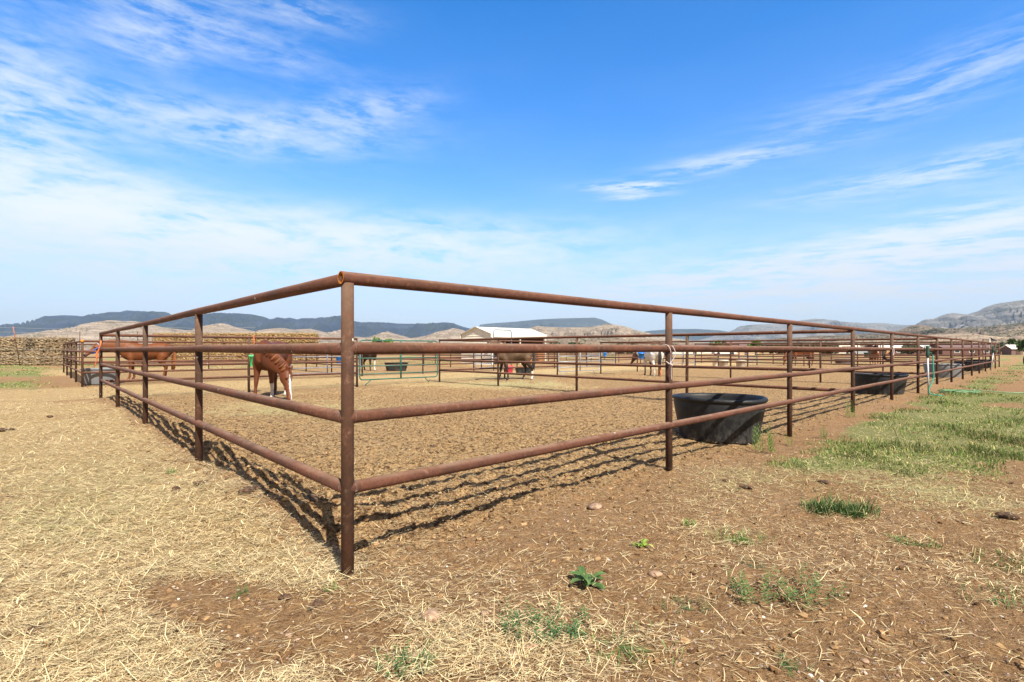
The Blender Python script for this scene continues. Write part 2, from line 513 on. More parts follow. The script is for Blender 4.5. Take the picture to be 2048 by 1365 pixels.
def ground_mat():
    m, k, b = newmat('corral ground')
    v = objco(k)
    at_ = k.n('ShaderNodeAttribute', attribute_name='Mask')
    sp = k.n('ShaderNodeSeparateColor')
    k.set(sp.inputs[0], at_.outputs['Color'])
    straw, grass, pen = sp.outputs
    hay = at_.outputs['Alpha']
    big = k.noise(v, .7, 5, .6)
    mid = k.noise(v, 7, 6, .65)
    fine = k.noise(v, 55, 6, .7)
    grit = k.noise(v, 220, 3, .7)
    soil = k.mix(k.ramp(mid, .3, .7), (.20, .105, .048), (.34, .20, .10))
    soil = k.mix(k.ramp(fine, .42, .62, 0, .7), soil, (.47, .30, .155))
    sdk = k.noise(v, 34, 5, .75)
    soil = k.mix(k.ramp(sdk, .56, .66, 0, .8), soil, (.095, .048, .022))
    soil = k.mix(k.ramp(big, .45, .65, 0, .5), soil, (.35, .22, .13))
    penc = k.mix(k.ramp(fine, .38, .58), (.105, .055, .024), (.56, .37, .185))
    penc = k.mix(k.ramp(mid, .40, .66, 0, .6), penc, (.50, .325, .165))
    spk = k.noise(v, 17, 4, .7)
    penc = k.mix(k.ramp(spk, .52, .57, 0, .9), penc, (.085, .048, .026))
    spl = k.noise(k.map(v, loc=(5, 3, 1)), 22, 4, .7)
    penc = k.mix(k.ramp(spl, .58, .68, 0, .7), penc, (.58, .40, .20))
    base = k.mix(pen, soil, penc)
    # criss-cross straw fibres
    warp = k.n('ShaderNodeTexNoise', i_Scale=4.0, i_Detail=2.0)
    k.set(warp.inputs['Vector'], v)
    wa = k.n('ShaderNodeVectorMath', operation='MULTIPLY_ADD')
    k.set(wa.inputs[0], warp.outputs['Color'])
    wa.inputs[1].default_value = (.12, .12, 0)
    k.set(wa.inputs[2], v)
    vw = wa.outputs[0]
    fib = None
    for i, (ang, sx, sy) in enumerate(((12, 9, 150), (55, 11, 130), (-35, 10, 160), (100, 12, 140))):
        f_ = k.noise(k.map(vw, loc=(i * 3.1, 1.7 * i, 0), rot=(0, 0, R(ang)), sc=(sx, sy, 1)), 1.0, 2, .5)
        fib = f_ if fib is None else k.m('MAXIMUM', fib, f_)
    sc = k.mix(k.ramp(fib, .50, .78), (.19, .110, .040), (.92, .72, .40))
    sc = k.mix(k.ramp(grit, .35, .7, 0, .5), sc, (.70, .50, .25))
    hg = k.mix(k.ramp(fib, .5, .78), (.30, .27, .12), (.62, .58, .33))
    sc = k.mix(k.m('MULTIPLY', hay, .8), sc, hg)
    cov = k.m('ADD', straw, k.m('MULTIPLY', k.m('SUBTRACT', k.m('ADD', k.m('MULTIPLY', fib, .75), k.m('MULTIPLY', mid, .45)), .78), 2.4))
    base = k.mix(k.ramp(cov, .30, .62), base, sc)
    gc = k.mix(k.ramp(fine, .35, .6), (.085, .115, .03), (.33, .31, .13))
    gcov = k.m('ADD', grass, k.m('MULTIPLY', k.m('SUBTRACT', k.m('ADD', k.m('MULTIPLY', mid, .5), k.m('MULTIPLY', fine, .5)), .5), 1.6))
    base = k.mix(k.ramp(gcov, .35, .70), base, gc)
    # scattered pebbles
    vo = k.n('ShaderNodeTexVoronoi', i_Scale=38.0)
    k.set(vo.inputs['Vector'], v)
    so_ = k.n('ShaderNodeSeparateColor')
    k.set(so_.inputs[0], vo.outputs['Color'])
    peb = k.m('MULTIPLY', k.m('LESS_THAN', vo.outputs['Distance'], .26), k.m('GREATER_THAN', so_.outputs[0], .86))
    peb = k.m('MULTIPLY', peb, k.m('SUBTRACT', 1.0, pen))
    base = k.mix(k.m('MULTIPLY', peb, .8), base, k.mix(so_.outputs[1], (.42, .29, .24), (.60, .52, .45)))
    k.set(b.inputs['Base Color'], base)
    b.inputs['Roughness'].default_value = .95
    b.inputs['Specular IOR Level'].default_value = .12
    hgt = k.m('ADD', k.m('MULTIPLY', fine, .6), k.m('ADD', k.m('MULTIPLY', fib, .45), k.m('MULTIPLY', mid, .6)))
    bn = k.n('ShaderNodeBump', i_Strength=1.0, i_Distance=.06)
    k.set(bn.inputs['Height'], hgt)
    k.set(b.inputs['Normal'], bn.outputs[0])
    return m


M['ground'] = ground_mat()


def hill_mat(name, ca, cb, shrub, shrub_amt, sscale, strata=0.0, dark=(.05, .06, .035)):
    m, k, b = newmat(name)
    v = objco(k)
    n1 = k.noise(v, .012 * sscale, 6, .6)
    n2 = k.noise(v, .06 * sscale, 5, .65)
    c = k.mix(k.ramp(n1, .38, .62), ca, cb)
    if strata:
        s_ = k.n('ShaderNodeSeparateXYZ')
        k.set(s_.inputs[0], v)
        zz = k.m('ADD', k.m('MULTIPLY', s_.outputs[2], strata), k.m('MULTIPLY', n1, 2.2))
        st_ = k.n('ShaderNodeTexNoise', i_Scale=1.0, i_Detail=3.0)
        st_.noise_dimensions = '1D'
        k.set(st_.inputs['W'], zz)
        c = k.mix(k.ramp(st_.outputs[0], .40, .60, 0, .75), c, tuple(x * .52 for x in ca))
    c = k.mix(k.ramp(n2, .3, .7, 0, .45), c, tuple(x * .6 for x in cb))
    sh = k.noise(v, .10 * sscale, 3, .8)
    lay = k.noise(v, .006 * sscale, 3, .5)
    f = k.m('ADD', sh, k.m('MULTIPLY', k.m('SUBTRACT', lay, .5), .5))
    c = k.mix(k.ramp(f, shrub_amt, shrub_amt + .05), c, k.mix(.5, shrub, dark))
    k.set(b.inputs['Base Color'], c)
    b.inputs['Roughness'].default_value = .95
    b.inputs['Specular IOR Level'].default_value = .05
    return m


# ------------------------------------------------------------------ mesh builders
class MB:
    def __init__(s):
        s.v = []
        s.f = []
        s.col = []
        s.n = 0

    def add(s, verts, faces, col=None):
        b = s.n
        s.v.extend([tuple(p) for p in verts])
        s.f.extend([tuple(i + b for i in f) for f in faces])
        s.n += len(verts)
        if col is not None:
            s.col.extend([col] * len(verts))
        return s

    def tube(s, pts, r, n=12, cap=True, col=None):
        pts = [Vector(p) for p in pts]
        if not hasattr(r, '__len__'):
            r = [r] * len(pts)
        rings = []
        up = None
        for i, p in enumerate(pts):
            if i == 0:
                t = pts[1] - p
            elif i == len(pts) - 1:
                t = p - pts[i - 1]
            else:
                t = (pts[i + 1] - pts[i]).normalized() + (p - pts[i - 1]).normalized()
            t.normalize()
            if up is None:
                a = Vector((0, 0, 1)) if abs(t.z) < .9 else Vector((1, 0, 0))
                up = (a - t * a.dot(t)).normalized()
            else:
                up = (up - t * up.dot(t)).normalized()
            sd = t.cross(up)
            rings.append([p + (up * math.cos(q) + sd * math.sin(q)) * r[i] for q in [2 * math.pi * j / n for j in range(n)]])
        vs = [v for ring in rings for v in ring]
        fs = []
        for i in range(len(rings) - 1):
            for j in range(n):
                a = i * n + j
                b = i * n + (j + 1) % n
                fs.append((a, b, b + n, a + n))
        if cap:
            fs.append(tuple(range(n - 1, -1, -1)))
            fs.append(tuple((len(rings) - 1) * n + j for j in range(n)))
        return s.add(vs, fs, col)

    def loft(s, rings, n=18, cap=True, col=None):
        """rings: (centre, tangent, up, half width, half height)"""
        vs = []
        for (c, t, u, w, h) in rings:
            c = Vector(c); t = Vector(t).normalized(); u = Vector(u)
            u = (u - t * u.dot(t)).normalized()
            sd = u.cross(t)
            for j in range(n):
                q = 2 * math.pi * j / n
                vs.append(c + sd * (math.cos(q) * w) + u * (math.sin(q) * h))
        fs = []
        m = len(rings)
        for i in range(m - 1):
            for j in range(n):
                a = i * n + j
                b = i * n + (j + 1) % n
                fs.append((a, b, b + n, a + n))
        if cap:
            fs.append(tuple(range(n - 1, -1, -1)))
            fs.append(tuple((m - 1) * n + j for j in range(n)))
        return s.add(vs, fs, col)

    def box(s, c, size, rz=0.0, col=None):
        hx, hy, hz = [q / 2 for q in size]
        vs = [(x, y, z) for x in (-hx, hx) for y in (-hy, hy) for z in (-hz, hz)]
        c_, s_ = math.cos(rz), math.sin(rz)
        vs = [(c[0] + x * c_ - y * s_, c[1] + x * s_ + y * c_, c[2] + z) for x, y, z in vs]
        fs = [(0, 1, 3, 2), (4, 6, 7, 5), (0, 4, 5, 1), (2, 3, 7, 6), (0, 2, 6, 4), (1, 5, 7, 3)]
        return s.add(vs, fs, col)

    def build(s, name, mat, parent=None, smooth=True, loc=(0, 0, 0)):
        me = bpy.data.meshes.new(name)
        me.from_pydata([tuple(v) for v in s.v], [], s.f)
        if s.col:
            a = me.color_attributes.new('Col', 'FLOAT_COLOR', 'POINT')
            a.data.foreach_set('color', np.array([(*c, 1) for c in s.col], dtype=np.float32).ravel())
        me.update()
        if smooth:
            me.polygons.foreach_set('use_smooth', [len(p.vertices) < 7 for p in me.polygons])
        me.materials.append(mat)
        o = bpy.data.objects.new(name, me)
        C.objects.link(o)
        o.location = loc
        if parent:
            o.parent = parent
        return o


def fast_mesh(name, verts, faces, mat, cols=None, smooth=False):
    """verts (N,3), faces (M,k) numpy"""
    me = bpy.data.meshes.new(name)
    nv = len(verts); nf, kk = faces.shape
    me.vertices.add(nv)
    me.vertices.foreach_set('co', np.ascontiguousarray(verts, dtype=np.float32).ravel())
    me.loops.add(nf * kk)
    me.loops.foreach_set('vertex_index', np.ascontiguousarray(faces, dtype=np.int32).ravel())
    me.polygons.add(nf)
    me.polygons.foreach_set('loop_start', np.arange(0, nf * kk, kk, dtype=np.int32))
    me.polygons.foreach_set('loop_total', np.full(nf, kk, dtype=np.int32))
    me.polygons.foreach_set('use_smooth', np.full(nf, smooth, dtype=bool))
    me.update(calc_edges=True)
    if cols is not None:
        for nm, arr in cols.items():
            a = me.color_attributes.new(nm, 'FLOAT_COLOR', 'POINT')
            a.data.foreach_set('color', np.ascontiguousarray(arr, dtype=np.float32).ravel())
    me.materials.append(mat)
    o = bpy.data.objects.new(name, me)
    C.objects.link(o)
    return o


def tag(o, label=None, cat=None, group=None, kind=None):
    if label: o['label'] = label
    if cat: o['category'] = cat
    if group: o['group'] = group
    if kind: o['kind'] = kind
    return o


def thing(name, label, cat, loc=(0, 0, 0), rz=0.0, group=None):
    o = bpy.data.objects.new(name, None)
    o.empty_display_size = .3
    o.location = loc
    o.rotation_euler = (0, 0, rz)
    C.objects.link(o)
    return tag(o, label, cat, group)


def copy_thing(src, loc, rz, label, group=None):
    r = src.copy()
    C.objects.link(r)
    r.location = loc
    r.rotation_euler = (0, 0, rz)
    r['label'] = label
    if group: r['group'] = group
    for ch in src.children:
        c = ch.copy()
        C.objects.link(c)
        c.parent = r
        for g in ch.children:
            d = g.copy()
            C.objects.link(d)
            d.parent = c
    return r


# ------------------------------------------------------------------ ground
def make_ground():
    af = np.linspace(R(-56), R(56), 900)
    ab = np.linspace(R(56), R(304), 80)[1:-1]
    ang = np.concatenate([af, ab])
    r = [0.25]
    while r[-1] < 18: r.append(r[-1] * 1.0068 + .0005)
    while r[-1] < 60: r.append(r[-1] * 1.03)
    while r[-1] < 10400: r.append(r[-1] * 1.12)
    r = np.array(r)
    A, RR = np.meshgrid(ang, r)
    X = np.sin(A) * RR
    Y = np.cos(A) * RR
    Z = H(X, Y)
    n_a = len(ang); n_r = len(r)
    verts = np.stack([X.ravel(), Y.ravel(), Z.ravel()], 1)
    verts = np.vstack([verts, [[0, 0, h1(0, 0)]]])
    i = np.arange(n_r - 1)[:, None] * n_a
    j = np.arange(n_a)[None, :]
    a = i + j
    b = i + (j + 1) % n_a
    quads = np.stack([a, a + n_a, b + n_a, b], -1).reshape(-1, 4)
    cj = np.arange(n_a)
    # closing fan as thin quads (apex doubled through neighbours)
    apex = len(verts) - 1
    fan = np.stack([np.full(n_a // 2, apex), cj[0:2 * (n_a // 2):2], (cj[0:2 * (n_a // 2):2] + 1) % n_a, (cj[0:2 * (n_a // 2):2] + 2) % n_a], -1)
    quads = np.vstack([quads, fan])
    straw, grass, pen, hay = masks(verts[:, 0], verts[:, 1])
    m = np.stack([straw, grass, pen, hay], 1)
    o = fast_mesh('ground', verts, quads, M['ground'], {'Mask': m}, smooth=True)
    tag(o, 'dirt ground with straw litter', None, None, 'structure')


make_ground()


# ------------------------------------------------------------------ hills
def make_hills(name, label, D, pts, mat, foot=.72, back=1.2, gully=.25, gscale=1.0, power=1.0, jag=1.0, seed=0, nv=46, px0=-900, px1=2950, step=5):
    xs = np.arange(px0, px1, step).astype(float)
    pp = np.array(pts, dtype=float)
    top = np.interp(xs, pp[:, 0], pp[:, 1])
    top = top + jag * (fbm(xs * .03 * gscale, xs * 0 + .5, 4, seed + 3)) * 2.2
    vs = np.concatenate([np.linspace(foot, 1.0, nv), np.linspace(1.0, back, 6)[1:]])
    U, V = np.meshgrid(xs, vs)
    TOP = np.meshgrid(top, vs)[0]
    Dc = D * (1 + .05 * fbm(U * .004, U * 0, 2, seed + 9))
    Yd = Dc * V
    # world X constant along v rays from the ridge: rays go away from the camera
    X = (U - 1024) / F * Dc * (0.35 + .65 * V)
    zt = np.maximum(CH + (HZ - TOP) * Dc / F, -1)
    q = np.clip((V - foot) / (1 - foot), 0, 1)
    prof = q ** power
    prof = np.where(V > 1, 1 - (V - 1) / (back - 1) * .6, prof)
    W = X / (D * .02) * gscale
    rid = 1 - np.abs(fbm(W * .9 + fbm(W * .3, V * 8, 2, seed + 5), V * 3.5, 4, seed + 1)) * 2.4
    env = np.where(V <= 1, 4 * q * (1 - q), 0)
    z = zt * (prof + gully * env * (rid - .62))
    # crest may drop back where U is scaled: keep silhouette on the ray of its own column at V=1
    z = z - (1 - q) * 2.0
    verts = np.stack([X.ravel(), Yd.ravel(), z.ravel()], 1)
    nx = len(xs)
    i = np.arange(len(vs) - 1)[:, None] * nx
    j = np.arange(nx - 1)[None, :]
    a = i + j
    quads = np.stack([a, a + 1, a + 1 + nx, a + nx], -1).reshape(-1, 4)
    o = fast_mesh(name, verts, quads, mat, smooth=True)
    tag(o, label, None, None, 'structure')
    return o


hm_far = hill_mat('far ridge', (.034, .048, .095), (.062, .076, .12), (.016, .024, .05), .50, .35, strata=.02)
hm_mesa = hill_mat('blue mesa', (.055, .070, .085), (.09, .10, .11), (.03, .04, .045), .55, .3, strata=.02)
hm_tan = hill_mat('badlands', (.30, .235, .185), (.44, .36, .295), (.10, .095, .075), .56, 3.4, strata=.16)
hm_tan2 = hill_mat('near tan slope', (.33, .25, .185), (.43, .335, .26), (.07, .07, .045), .525, 2.6, strata=.08)
hm_scrub = hill_mat('scrub slope', (.22, .17, .14), (.30, .235, .19), (.035, .042, .032), .485, 2.4, strata=.10)
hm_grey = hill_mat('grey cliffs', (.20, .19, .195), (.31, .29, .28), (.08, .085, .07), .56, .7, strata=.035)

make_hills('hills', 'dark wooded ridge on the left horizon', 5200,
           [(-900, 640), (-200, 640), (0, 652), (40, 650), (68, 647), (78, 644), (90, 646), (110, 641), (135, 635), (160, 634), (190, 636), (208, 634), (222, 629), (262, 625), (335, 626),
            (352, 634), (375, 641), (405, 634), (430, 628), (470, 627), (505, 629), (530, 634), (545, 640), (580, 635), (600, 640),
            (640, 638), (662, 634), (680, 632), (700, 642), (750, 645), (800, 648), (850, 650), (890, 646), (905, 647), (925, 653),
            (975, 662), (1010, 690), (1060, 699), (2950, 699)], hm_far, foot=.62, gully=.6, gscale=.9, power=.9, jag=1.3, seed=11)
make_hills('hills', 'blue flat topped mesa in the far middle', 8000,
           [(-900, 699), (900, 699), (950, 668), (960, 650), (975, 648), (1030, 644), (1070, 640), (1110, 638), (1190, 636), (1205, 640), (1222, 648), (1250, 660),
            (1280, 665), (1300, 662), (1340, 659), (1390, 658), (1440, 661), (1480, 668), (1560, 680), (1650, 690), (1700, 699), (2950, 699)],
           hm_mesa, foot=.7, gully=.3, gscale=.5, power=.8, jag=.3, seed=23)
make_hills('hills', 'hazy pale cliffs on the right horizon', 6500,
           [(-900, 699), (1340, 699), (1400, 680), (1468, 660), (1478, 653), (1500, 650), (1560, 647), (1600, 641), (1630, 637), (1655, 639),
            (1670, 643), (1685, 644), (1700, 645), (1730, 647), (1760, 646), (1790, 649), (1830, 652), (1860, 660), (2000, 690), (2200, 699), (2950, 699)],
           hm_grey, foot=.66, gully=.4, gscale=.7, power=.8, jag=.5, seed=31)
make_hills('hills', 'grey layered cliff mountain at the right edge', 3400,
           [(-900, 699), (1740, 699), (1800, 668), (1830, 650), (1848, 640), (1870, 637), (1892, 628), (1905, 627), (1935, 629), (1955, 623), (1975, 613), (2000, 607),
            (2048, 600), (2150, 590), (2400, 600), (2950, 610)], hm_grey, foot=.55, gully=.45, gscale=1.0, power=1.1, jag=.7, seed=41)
make_hills('hills', 'tan badlands in front of the dark ridge', 1500,
           [(-900, 672), (0, 676), (60, 674), (95, 664), (130, 657), (165, 656), (190, 648), (215, 641), (262, 642), (290, 646), (330, 656), (370, 661), (408, 660),
            (428, 648), (445, 646), (455, 649), (475, 656), (512, 663), (530, 660), (562, 657), (592, 660), (620, 658), (642, 662), (662, 668), (680, 660), (705, 674), (735, 676),
            (760, 668), (775, 662), (790, 668), (820, 677), (850, 672), (880, 663), (905, 657), (925, 660), (960, 672), (1000, 676), (1030, 668), (1060, 656), (1075, 653), (1120, 655), (1180, 654), (1200, 651),
            (1212, 648), (1230, 650), (1250, 654), (1268, 660), (1300, 667), (1330, 674), (1400, 686), (1450, 688), (1500, 694), (1560, 699), (2950, 699)],
           hm_tan, foot=.6, gully=.42, gscale=1.7, power=1.0, jag=.9, seed=53)
make_hills('hills', 'brown scrubby slope under the right cliffs', 1100,
           [(-900, 699), (1380, 699), (1450, 688), (1560, 677), (1650, 671), (1700, 670), (1780, 667), (1800, 660), (1828, 651), (1850, 652), (1885, 657), (1930, 656), (1990, 652), (2048, 645),
            (2300, 640), (2950, 640)], hm_scrub, foot=.6, gully=.45, gscale=2.0, power=1.0, jag=1.0, seed=61)
make_hills('hills', 'pale tan foothill low on the right', 700,
           [(-900, 699), (1500, 699), (1600, 688), (1700, 681), (1800, 678), (1850, 672), (1900, 668), (1925, 666), (1960, 672), (2000, 664), (2025, 658), (2048, 657), (2300, 655), (2950, 660)],
           hm_tan2, foot=.6, gully=.4, gscale=2.4, power=1.0, jag=1.0, seed=71)
make_hills('hills', 'low tan rise behind the middle pens', 420,
           [(-900, 692), (300, 690), (640, 688), (800, 688), (900, 688), (1060, 684), (1150, 674), (1250, 674), (1330, 680), (1420, 690), (1500, 693), (1600, 694), (1800, 693), (2048, 694), (2950, 694)],
           hm_tan2, foot=.5, gully=.3, gscale=3.0, power=.8, jag=.6, seed=83)

# ------------------------------------------------------------------ haze
hz = bpy.data.materials.new('haze')
hz.use_nodes = True
hk = NT(hz.node_tree)
vol = hk.n('ShaderNodeVolumePrincipled')
vol.inputs['Color'].default_value = (.50, .72, 1.0, 1)
vol.inputs['Density'].default_value = 0.000058
vol.inputs['Anisotropy'].default_value = 0.0
hout = hk.n('ShaderNodeOutputMaterial')
hk.t.links.new(vol.outputs[0], hout.inputs['Volume'])
hb = MB()
hb.box((0, 0, 309), (25600, 25600, 624))
ho = hb.build('haze', hz, smooth=False)
tag(ho, 'thin blue air between here and the hills', None, None, 'stuff')


# ------------------------------------------------------------------ pipe fences
PR = 0.0355
RAILS = (1.70, 1.305, 0.915, 0.517)


def pipe_fence(label, a, d, n_sp, posts, group, top_open=False, outset=(0, 0), n=14, start=0.0, end_extra=0.0, sagf=.0018, rails=RAILS, height=None):
    """a: start (x,y); d: unit direction; n_sp: number of spans; posts: indices carrying a post"""
    ax, ay = a
    rz = math.atan2(d[1], d[0])
    root = thing('pipe_fence', label, 'fence', (ax, ay, 0), rz, group)
    L = n_sp * SP
    random.seed(int(abs(ax) * 97 + abs(ay) * 31 + n_sp))
    jit = {i: random.uniform(-.004, .004) for i in range(n_sp + 1)}
    for i in posts:
        mb = MB()
        x = i * SP
        lean = random.uniform(-.01, .01)
        zt = rails[0] - .028
        mb.tube([(x, 0, -.3), (x + lean * .5, 0, .8), (x + lean, 0, zt + jit[i])], PR, max(n, 16))
        mb.build('post', M['rustpost'], root)
    for ri, z in enumerate(rails):
        mb = MB()
        pts = []
        x0 = start if ri == 0 else max(start, 0.0)
        m = n_sp * 4
        for q in range(m + 1):
            x = x0 + (L + end_extra - x0) * q / m
            fr = q / 4.0
            i0 = min(int(fr), n_sp - 1)
            w = fr - i0
            base = jit[i0] * (1 - w) + jit[i0 + 1] * w
            oy = outset[0] if ri else 0.0
            e = min(1.0, q / 3.0, (m - q) / 3.0)
            pts.append((x, oy * e, z + base + sagf * math.sin(q * 1.7 + ri) * e))
        mb.tube(pts, PR * (1.0 if ri else 1.04), max(n, 14), cap=not (top_open and ri == 0))
        rail = mb.build('rail', M['rust'], root)
        if top_open and ri == 0:
            e = MB()
            e.tube([(x0 + .004, 0, pts[0][2]), (x0 + .05, 0, pts[0][2])], PR * .86, 24, cap=True)
            # annular lip
            vs, fs = [], []
            for j in range(24):
                q = 2 * math.pi * j / 24
                for rr in (PR * 1.035, PR * .85):
                    vs.append((x0 - .001, math.cos(q) * rr, pts[0][2] + math.sin(q) * rr))
            for j in range(24):
                fs.append((j * 2, j * 2 + 1, (j * 2 + 3) % 48, (j * 2 + 2) % 48))
            e.add(vs, fs)
            # drop the front cap so the bore is open
            e.f = [f for f in e.f if not (len(f) == 24 and 0 in f)]
            e.build('cut_end', M['orange_rust'], rail)
    # weld beads where rails meet near posts
    return root


def weld(parent, x, z, side):
    mb = MB()
    pts = []
    for j in range(17):
        q = 2 * math.pi * j / 16
        wob = 1 + .03 * math.sin(j * 2.7)
        pts.append((x + side * (PR * math.sqrt(max(0, 1 - (math.cos(q) * .98) ** 2)) * 0 + PR * .99), math.cos(q) * PR * 1.02 * wob, z + math.sin(q) * PR * 1.02 * wob))
    mb.tube(pts, .0035, 6, cap=False)
    return mb.build('weld_bead', M['weld'], parent)


gr1 = 'rusty pipe corral fences'
right_f = pipe_fence('long rusty pipe fence running from the near corner post to the far right', st(0, 0), DR, 14, range(0, 15), gr1, top_open=True, outset=(-.014, 0), start=-.04, n=20)
left_f = pipe_fence('short rusty pipe fence running from the near corner post to the left', st(0, 0), DL, 4, range(1, 5), gr1, outset=(.014, 0), start=.0, n=20)
for z in RAILS[1:]:
    weld(right_f, 0.0, z, 1)
    weld(left_f, 0.0, z, 1)
names = ['first', 'second', 'third', 'fourth']
divl = ['rusty divider fence nearest the camera, meeting the long fence past the first black trough',
        'rusty divider fence meeting the long fence at the post beyond the hose hydrant',
        'rusty divider fence meeting the long fence past the faded grey trough',
        'farthest rusty divider fence, in front of the two brown horses at right']
RD = (1.66, 1.265, .87, .475)
for i, s_ in enumerate((3, 6, 9, 12)):
    pipe_fence(divl[i], st(s_ * SP, 0), DL, 4, (1, 2, 3), gr1, n=12, rails=RD)
pipe_fence('rusty end fence closing the far right pen', st(14 * SP, 0), DL, 4, (1, 2, 3), gr1, n=10, rails=RD)
backl = ['rusty back fence of the nearest pen, behind the grazing chestnut horse',
         'rusty back fence behind the grey horse',
         'rusty back fence behind the white horse',
         'rusty back fence behind the beige tubs',
         'rusty back fence behind the far chestnut horses']
for i, s_ in enumerate((0, 3, 6, 9, 12)):
    n_sp = 2
    pipe_fence(backl[i], st(s_ * SP, 4 * SP), DR, n_sp, range(1 if i == 0 else 0, n_sp + 1), gr1, n=12, rails=RD)

# second row across the alley
T2 = 20.5
gr2 = 'rusty pipe fences across the alley'
RL2 = (1.58, 1.22, .85, .48)
l2 = pipe_fence('rusty side fence across the alley at far left, with an orange capped corner', st(0, T2), DL, 4, range(0, 5), gr2, n=14, rails=RL2)
cap = MB()
cap.tube([(0, 0, 1.55), (0, 0, 1.63)], [.05, .047], 16)
cap.build('post_cap', M['orange_rust'], l2)
f2l = ['rusty fence across the alley in front of the haltered chestnut horse',
       'rusty fence across the alley behind the green gate',
       'rusty fence across the alley in front of the white roofed shelter',
       'rusty fence across the alley behind the gap left of the beige tubs',
       'rusty fence across the alley at far right']
for i, s_ in enumerate((0, 3, 6, 9, 12)):
    pipe_fence(f2l[i], st(s_ * SP, T2), DR, 2, range(1 if i == 0 else 0, 3), gr2, n=10, rails=RL2)
d2l = ['rusty divider across the alley right of the long hay stack', 'rusty divider across the alley left of the white roofed shelter',
       'rusty divider across the alley right of the white roofed shelter', 'far rusty divider across the alley behind the beige tubs']
for i, s_ in enumerate((3, 6, 9, 12)):
    pipe_fence(d2l[i], st(s_ * SP, T2), DL, 4, (1, 2, 3), gr2, n=8, rails=RL2)
pipe_fence('farthest rusty fence along the back of the second row of pens', st(0, T2 + 14), DR, 14, range(1, 15), gr2, n=8, rails=RL2)


# ------------------------------------------------------------------ gates
def gate(label, a, b, mat, zs, name='tube_gate', braces=True, posts_at=(.5,), r=.022, group=None, feet=False):
    ax, ay = a
    bx, by = b
    L = math.hypot(bx - ax, by - ay)
    rz = math.atan2(by - ay, bx - ax)
    g = thing(name, label, 'gate', (ax, ay, 0), rz, group)
    g0, g1 = .10, L - .10
    top, bot = max(zs), min(zs)
    fr = MB()
    c = .10
    fr.tube([(g0, 0, bot + c), (g0, 0, top - c), (g0 + c * .3, 0, top - c * .3), (g0 + c, 0, top), (g1 - c, 0, top), (g1 - c * .3, 0, top - c * .3), (g1, 0, top - c),
             (g1, 0, bot + c), (g1 - c * .3, 0, bot + c * .3), (g1 - c, 0, bot), (g0 + c, 0, bot), (g0 + c * .3, 0, bot + c * .3), (g0, 0, bot + c)], r, 8, cap=False)
    fr.build('gate_frame', mat, g)
    for z in sorted(zs)[1:-1]:
        m = MB()
        m.tube([(g0, 0, z), (g1, 0, z)], r * .85, 8)
        m.build('gate_bar', mat, g)
    for p in posts_at:
        m = MB()
        x = g0 + (g1 - g0) * p
        m.box((x, -.004, (top + bot) / 2), (.05, .035, top - bot))
        m.build('gate_upright', mat, g)
    if feet:
        m = MB()
        m.tube([(g0 + .45, 0, bot), (g0 + .2, 0, .02)], r * .8, 8)
        m.build('gate_foot', mat, g)
        m = MB()
        m.tube([(g1 - .6, 0, bot), (g1 - .4, 0, .02)], r * .8, 8)
        m.build('gate_foot', mat, g)
    for z in (bot + .15, top - .15):
        m = MB()
        m.tube([(.02, 0, z), (.1, 0, z)], .014, 8)
        m.build('hinge', M['greysteel'], g)
    return g


gp = 'tube gates in the pens'
gate('green six bar tube gate in the back fence, left of the middle', st(2 * SP, 14), st(3 * SP, 14), M['greenpaint'], (1.62, 1.30, .98, .70, .42, .22), group=gp, feet=True)
gate('grey tube gate in the back fence, right of the grey horse', st(5 * SP, 14), st(6 * SP, 14), M['greysteel'], (1.5, 1.22, .95, .68, .4, .2), group=gp, feet=True)
gate('grey tube gate in the back fence, behind the white rope post', st(8 * SP, 14), st(9 * SP, 14), M['greysteel'], (1.5, 1.22, .95, .68, .4, .2), group=gp)
gate('farthest tube gate in the back fence, left of the far chestnut', st(11 * SP, 14), st(12 * SP, 14), M['bluesteel'], (1.5, 1.22, .95, .68, .4, .2), group=gp)
gate('blue grey tube gate across the alley, right of the grazing chestnut', st(2 * SP, T2), st(3 * SP, T2), M['bluesteel'], (1.45, 1.2, .95, .7, .45, .2), group=gp)
gate('short blue grey gate across the alley, left of the tall arched frame', st(5 * SP, T2), st(5.42 * SP, T2), M['bluesteel'], (1.45, 1.2, .95, .7, .45, .2), posts_at=(), group=gp)
gate('tube gate across the alley at the right of the white roofed shelter', st(8 * SP, T2), st(9 * SP, T2), M['greysteel'], (1.45, 1.2, .95, .7, .45, .2), group=gp)
# arched walk-through frame
ba, bb = st(5.44 * SP, T2), st(5.86 * SP, T2)
bw = math.hypot(bb[0] - ba[0], bb[1] - ba[1])
bow = thing('arched_gate_frame', 'tall grey arched walk-through gate frame in front of the white shelter', 'gate frame', (ba[0], ba[1], 0), math.atan2(DR[1], DR[0]))
m = MB()
pts = [(0, 0, 0), (0, 0, 2.3)] + [(.18 - .18 * math.cos(q), 0, 2.3 + .18 * math.sin(q)) for q in np.linspace(.3, 1.57, 5)] + \
      [(bw - .18 + .18 * math.sin(q), 0, 2.3 + .18 * math.cos(q)) for q in np.linspace(0, 1.3, 5)] + [(bw, 0, 2.3), (bw, 0, 0)]
m.tube(pts, .03, 10)
m.build('arch_tube', M['bluesteel'], bow)
for z in (1.4, 1.1, .8, .5, .2):
    m = MB()
    m.tube([(.05, 0, z), (bw - .05, 0, z)], .02, 8)
    m.build('gate_bar', M['bluesteel'], bow)


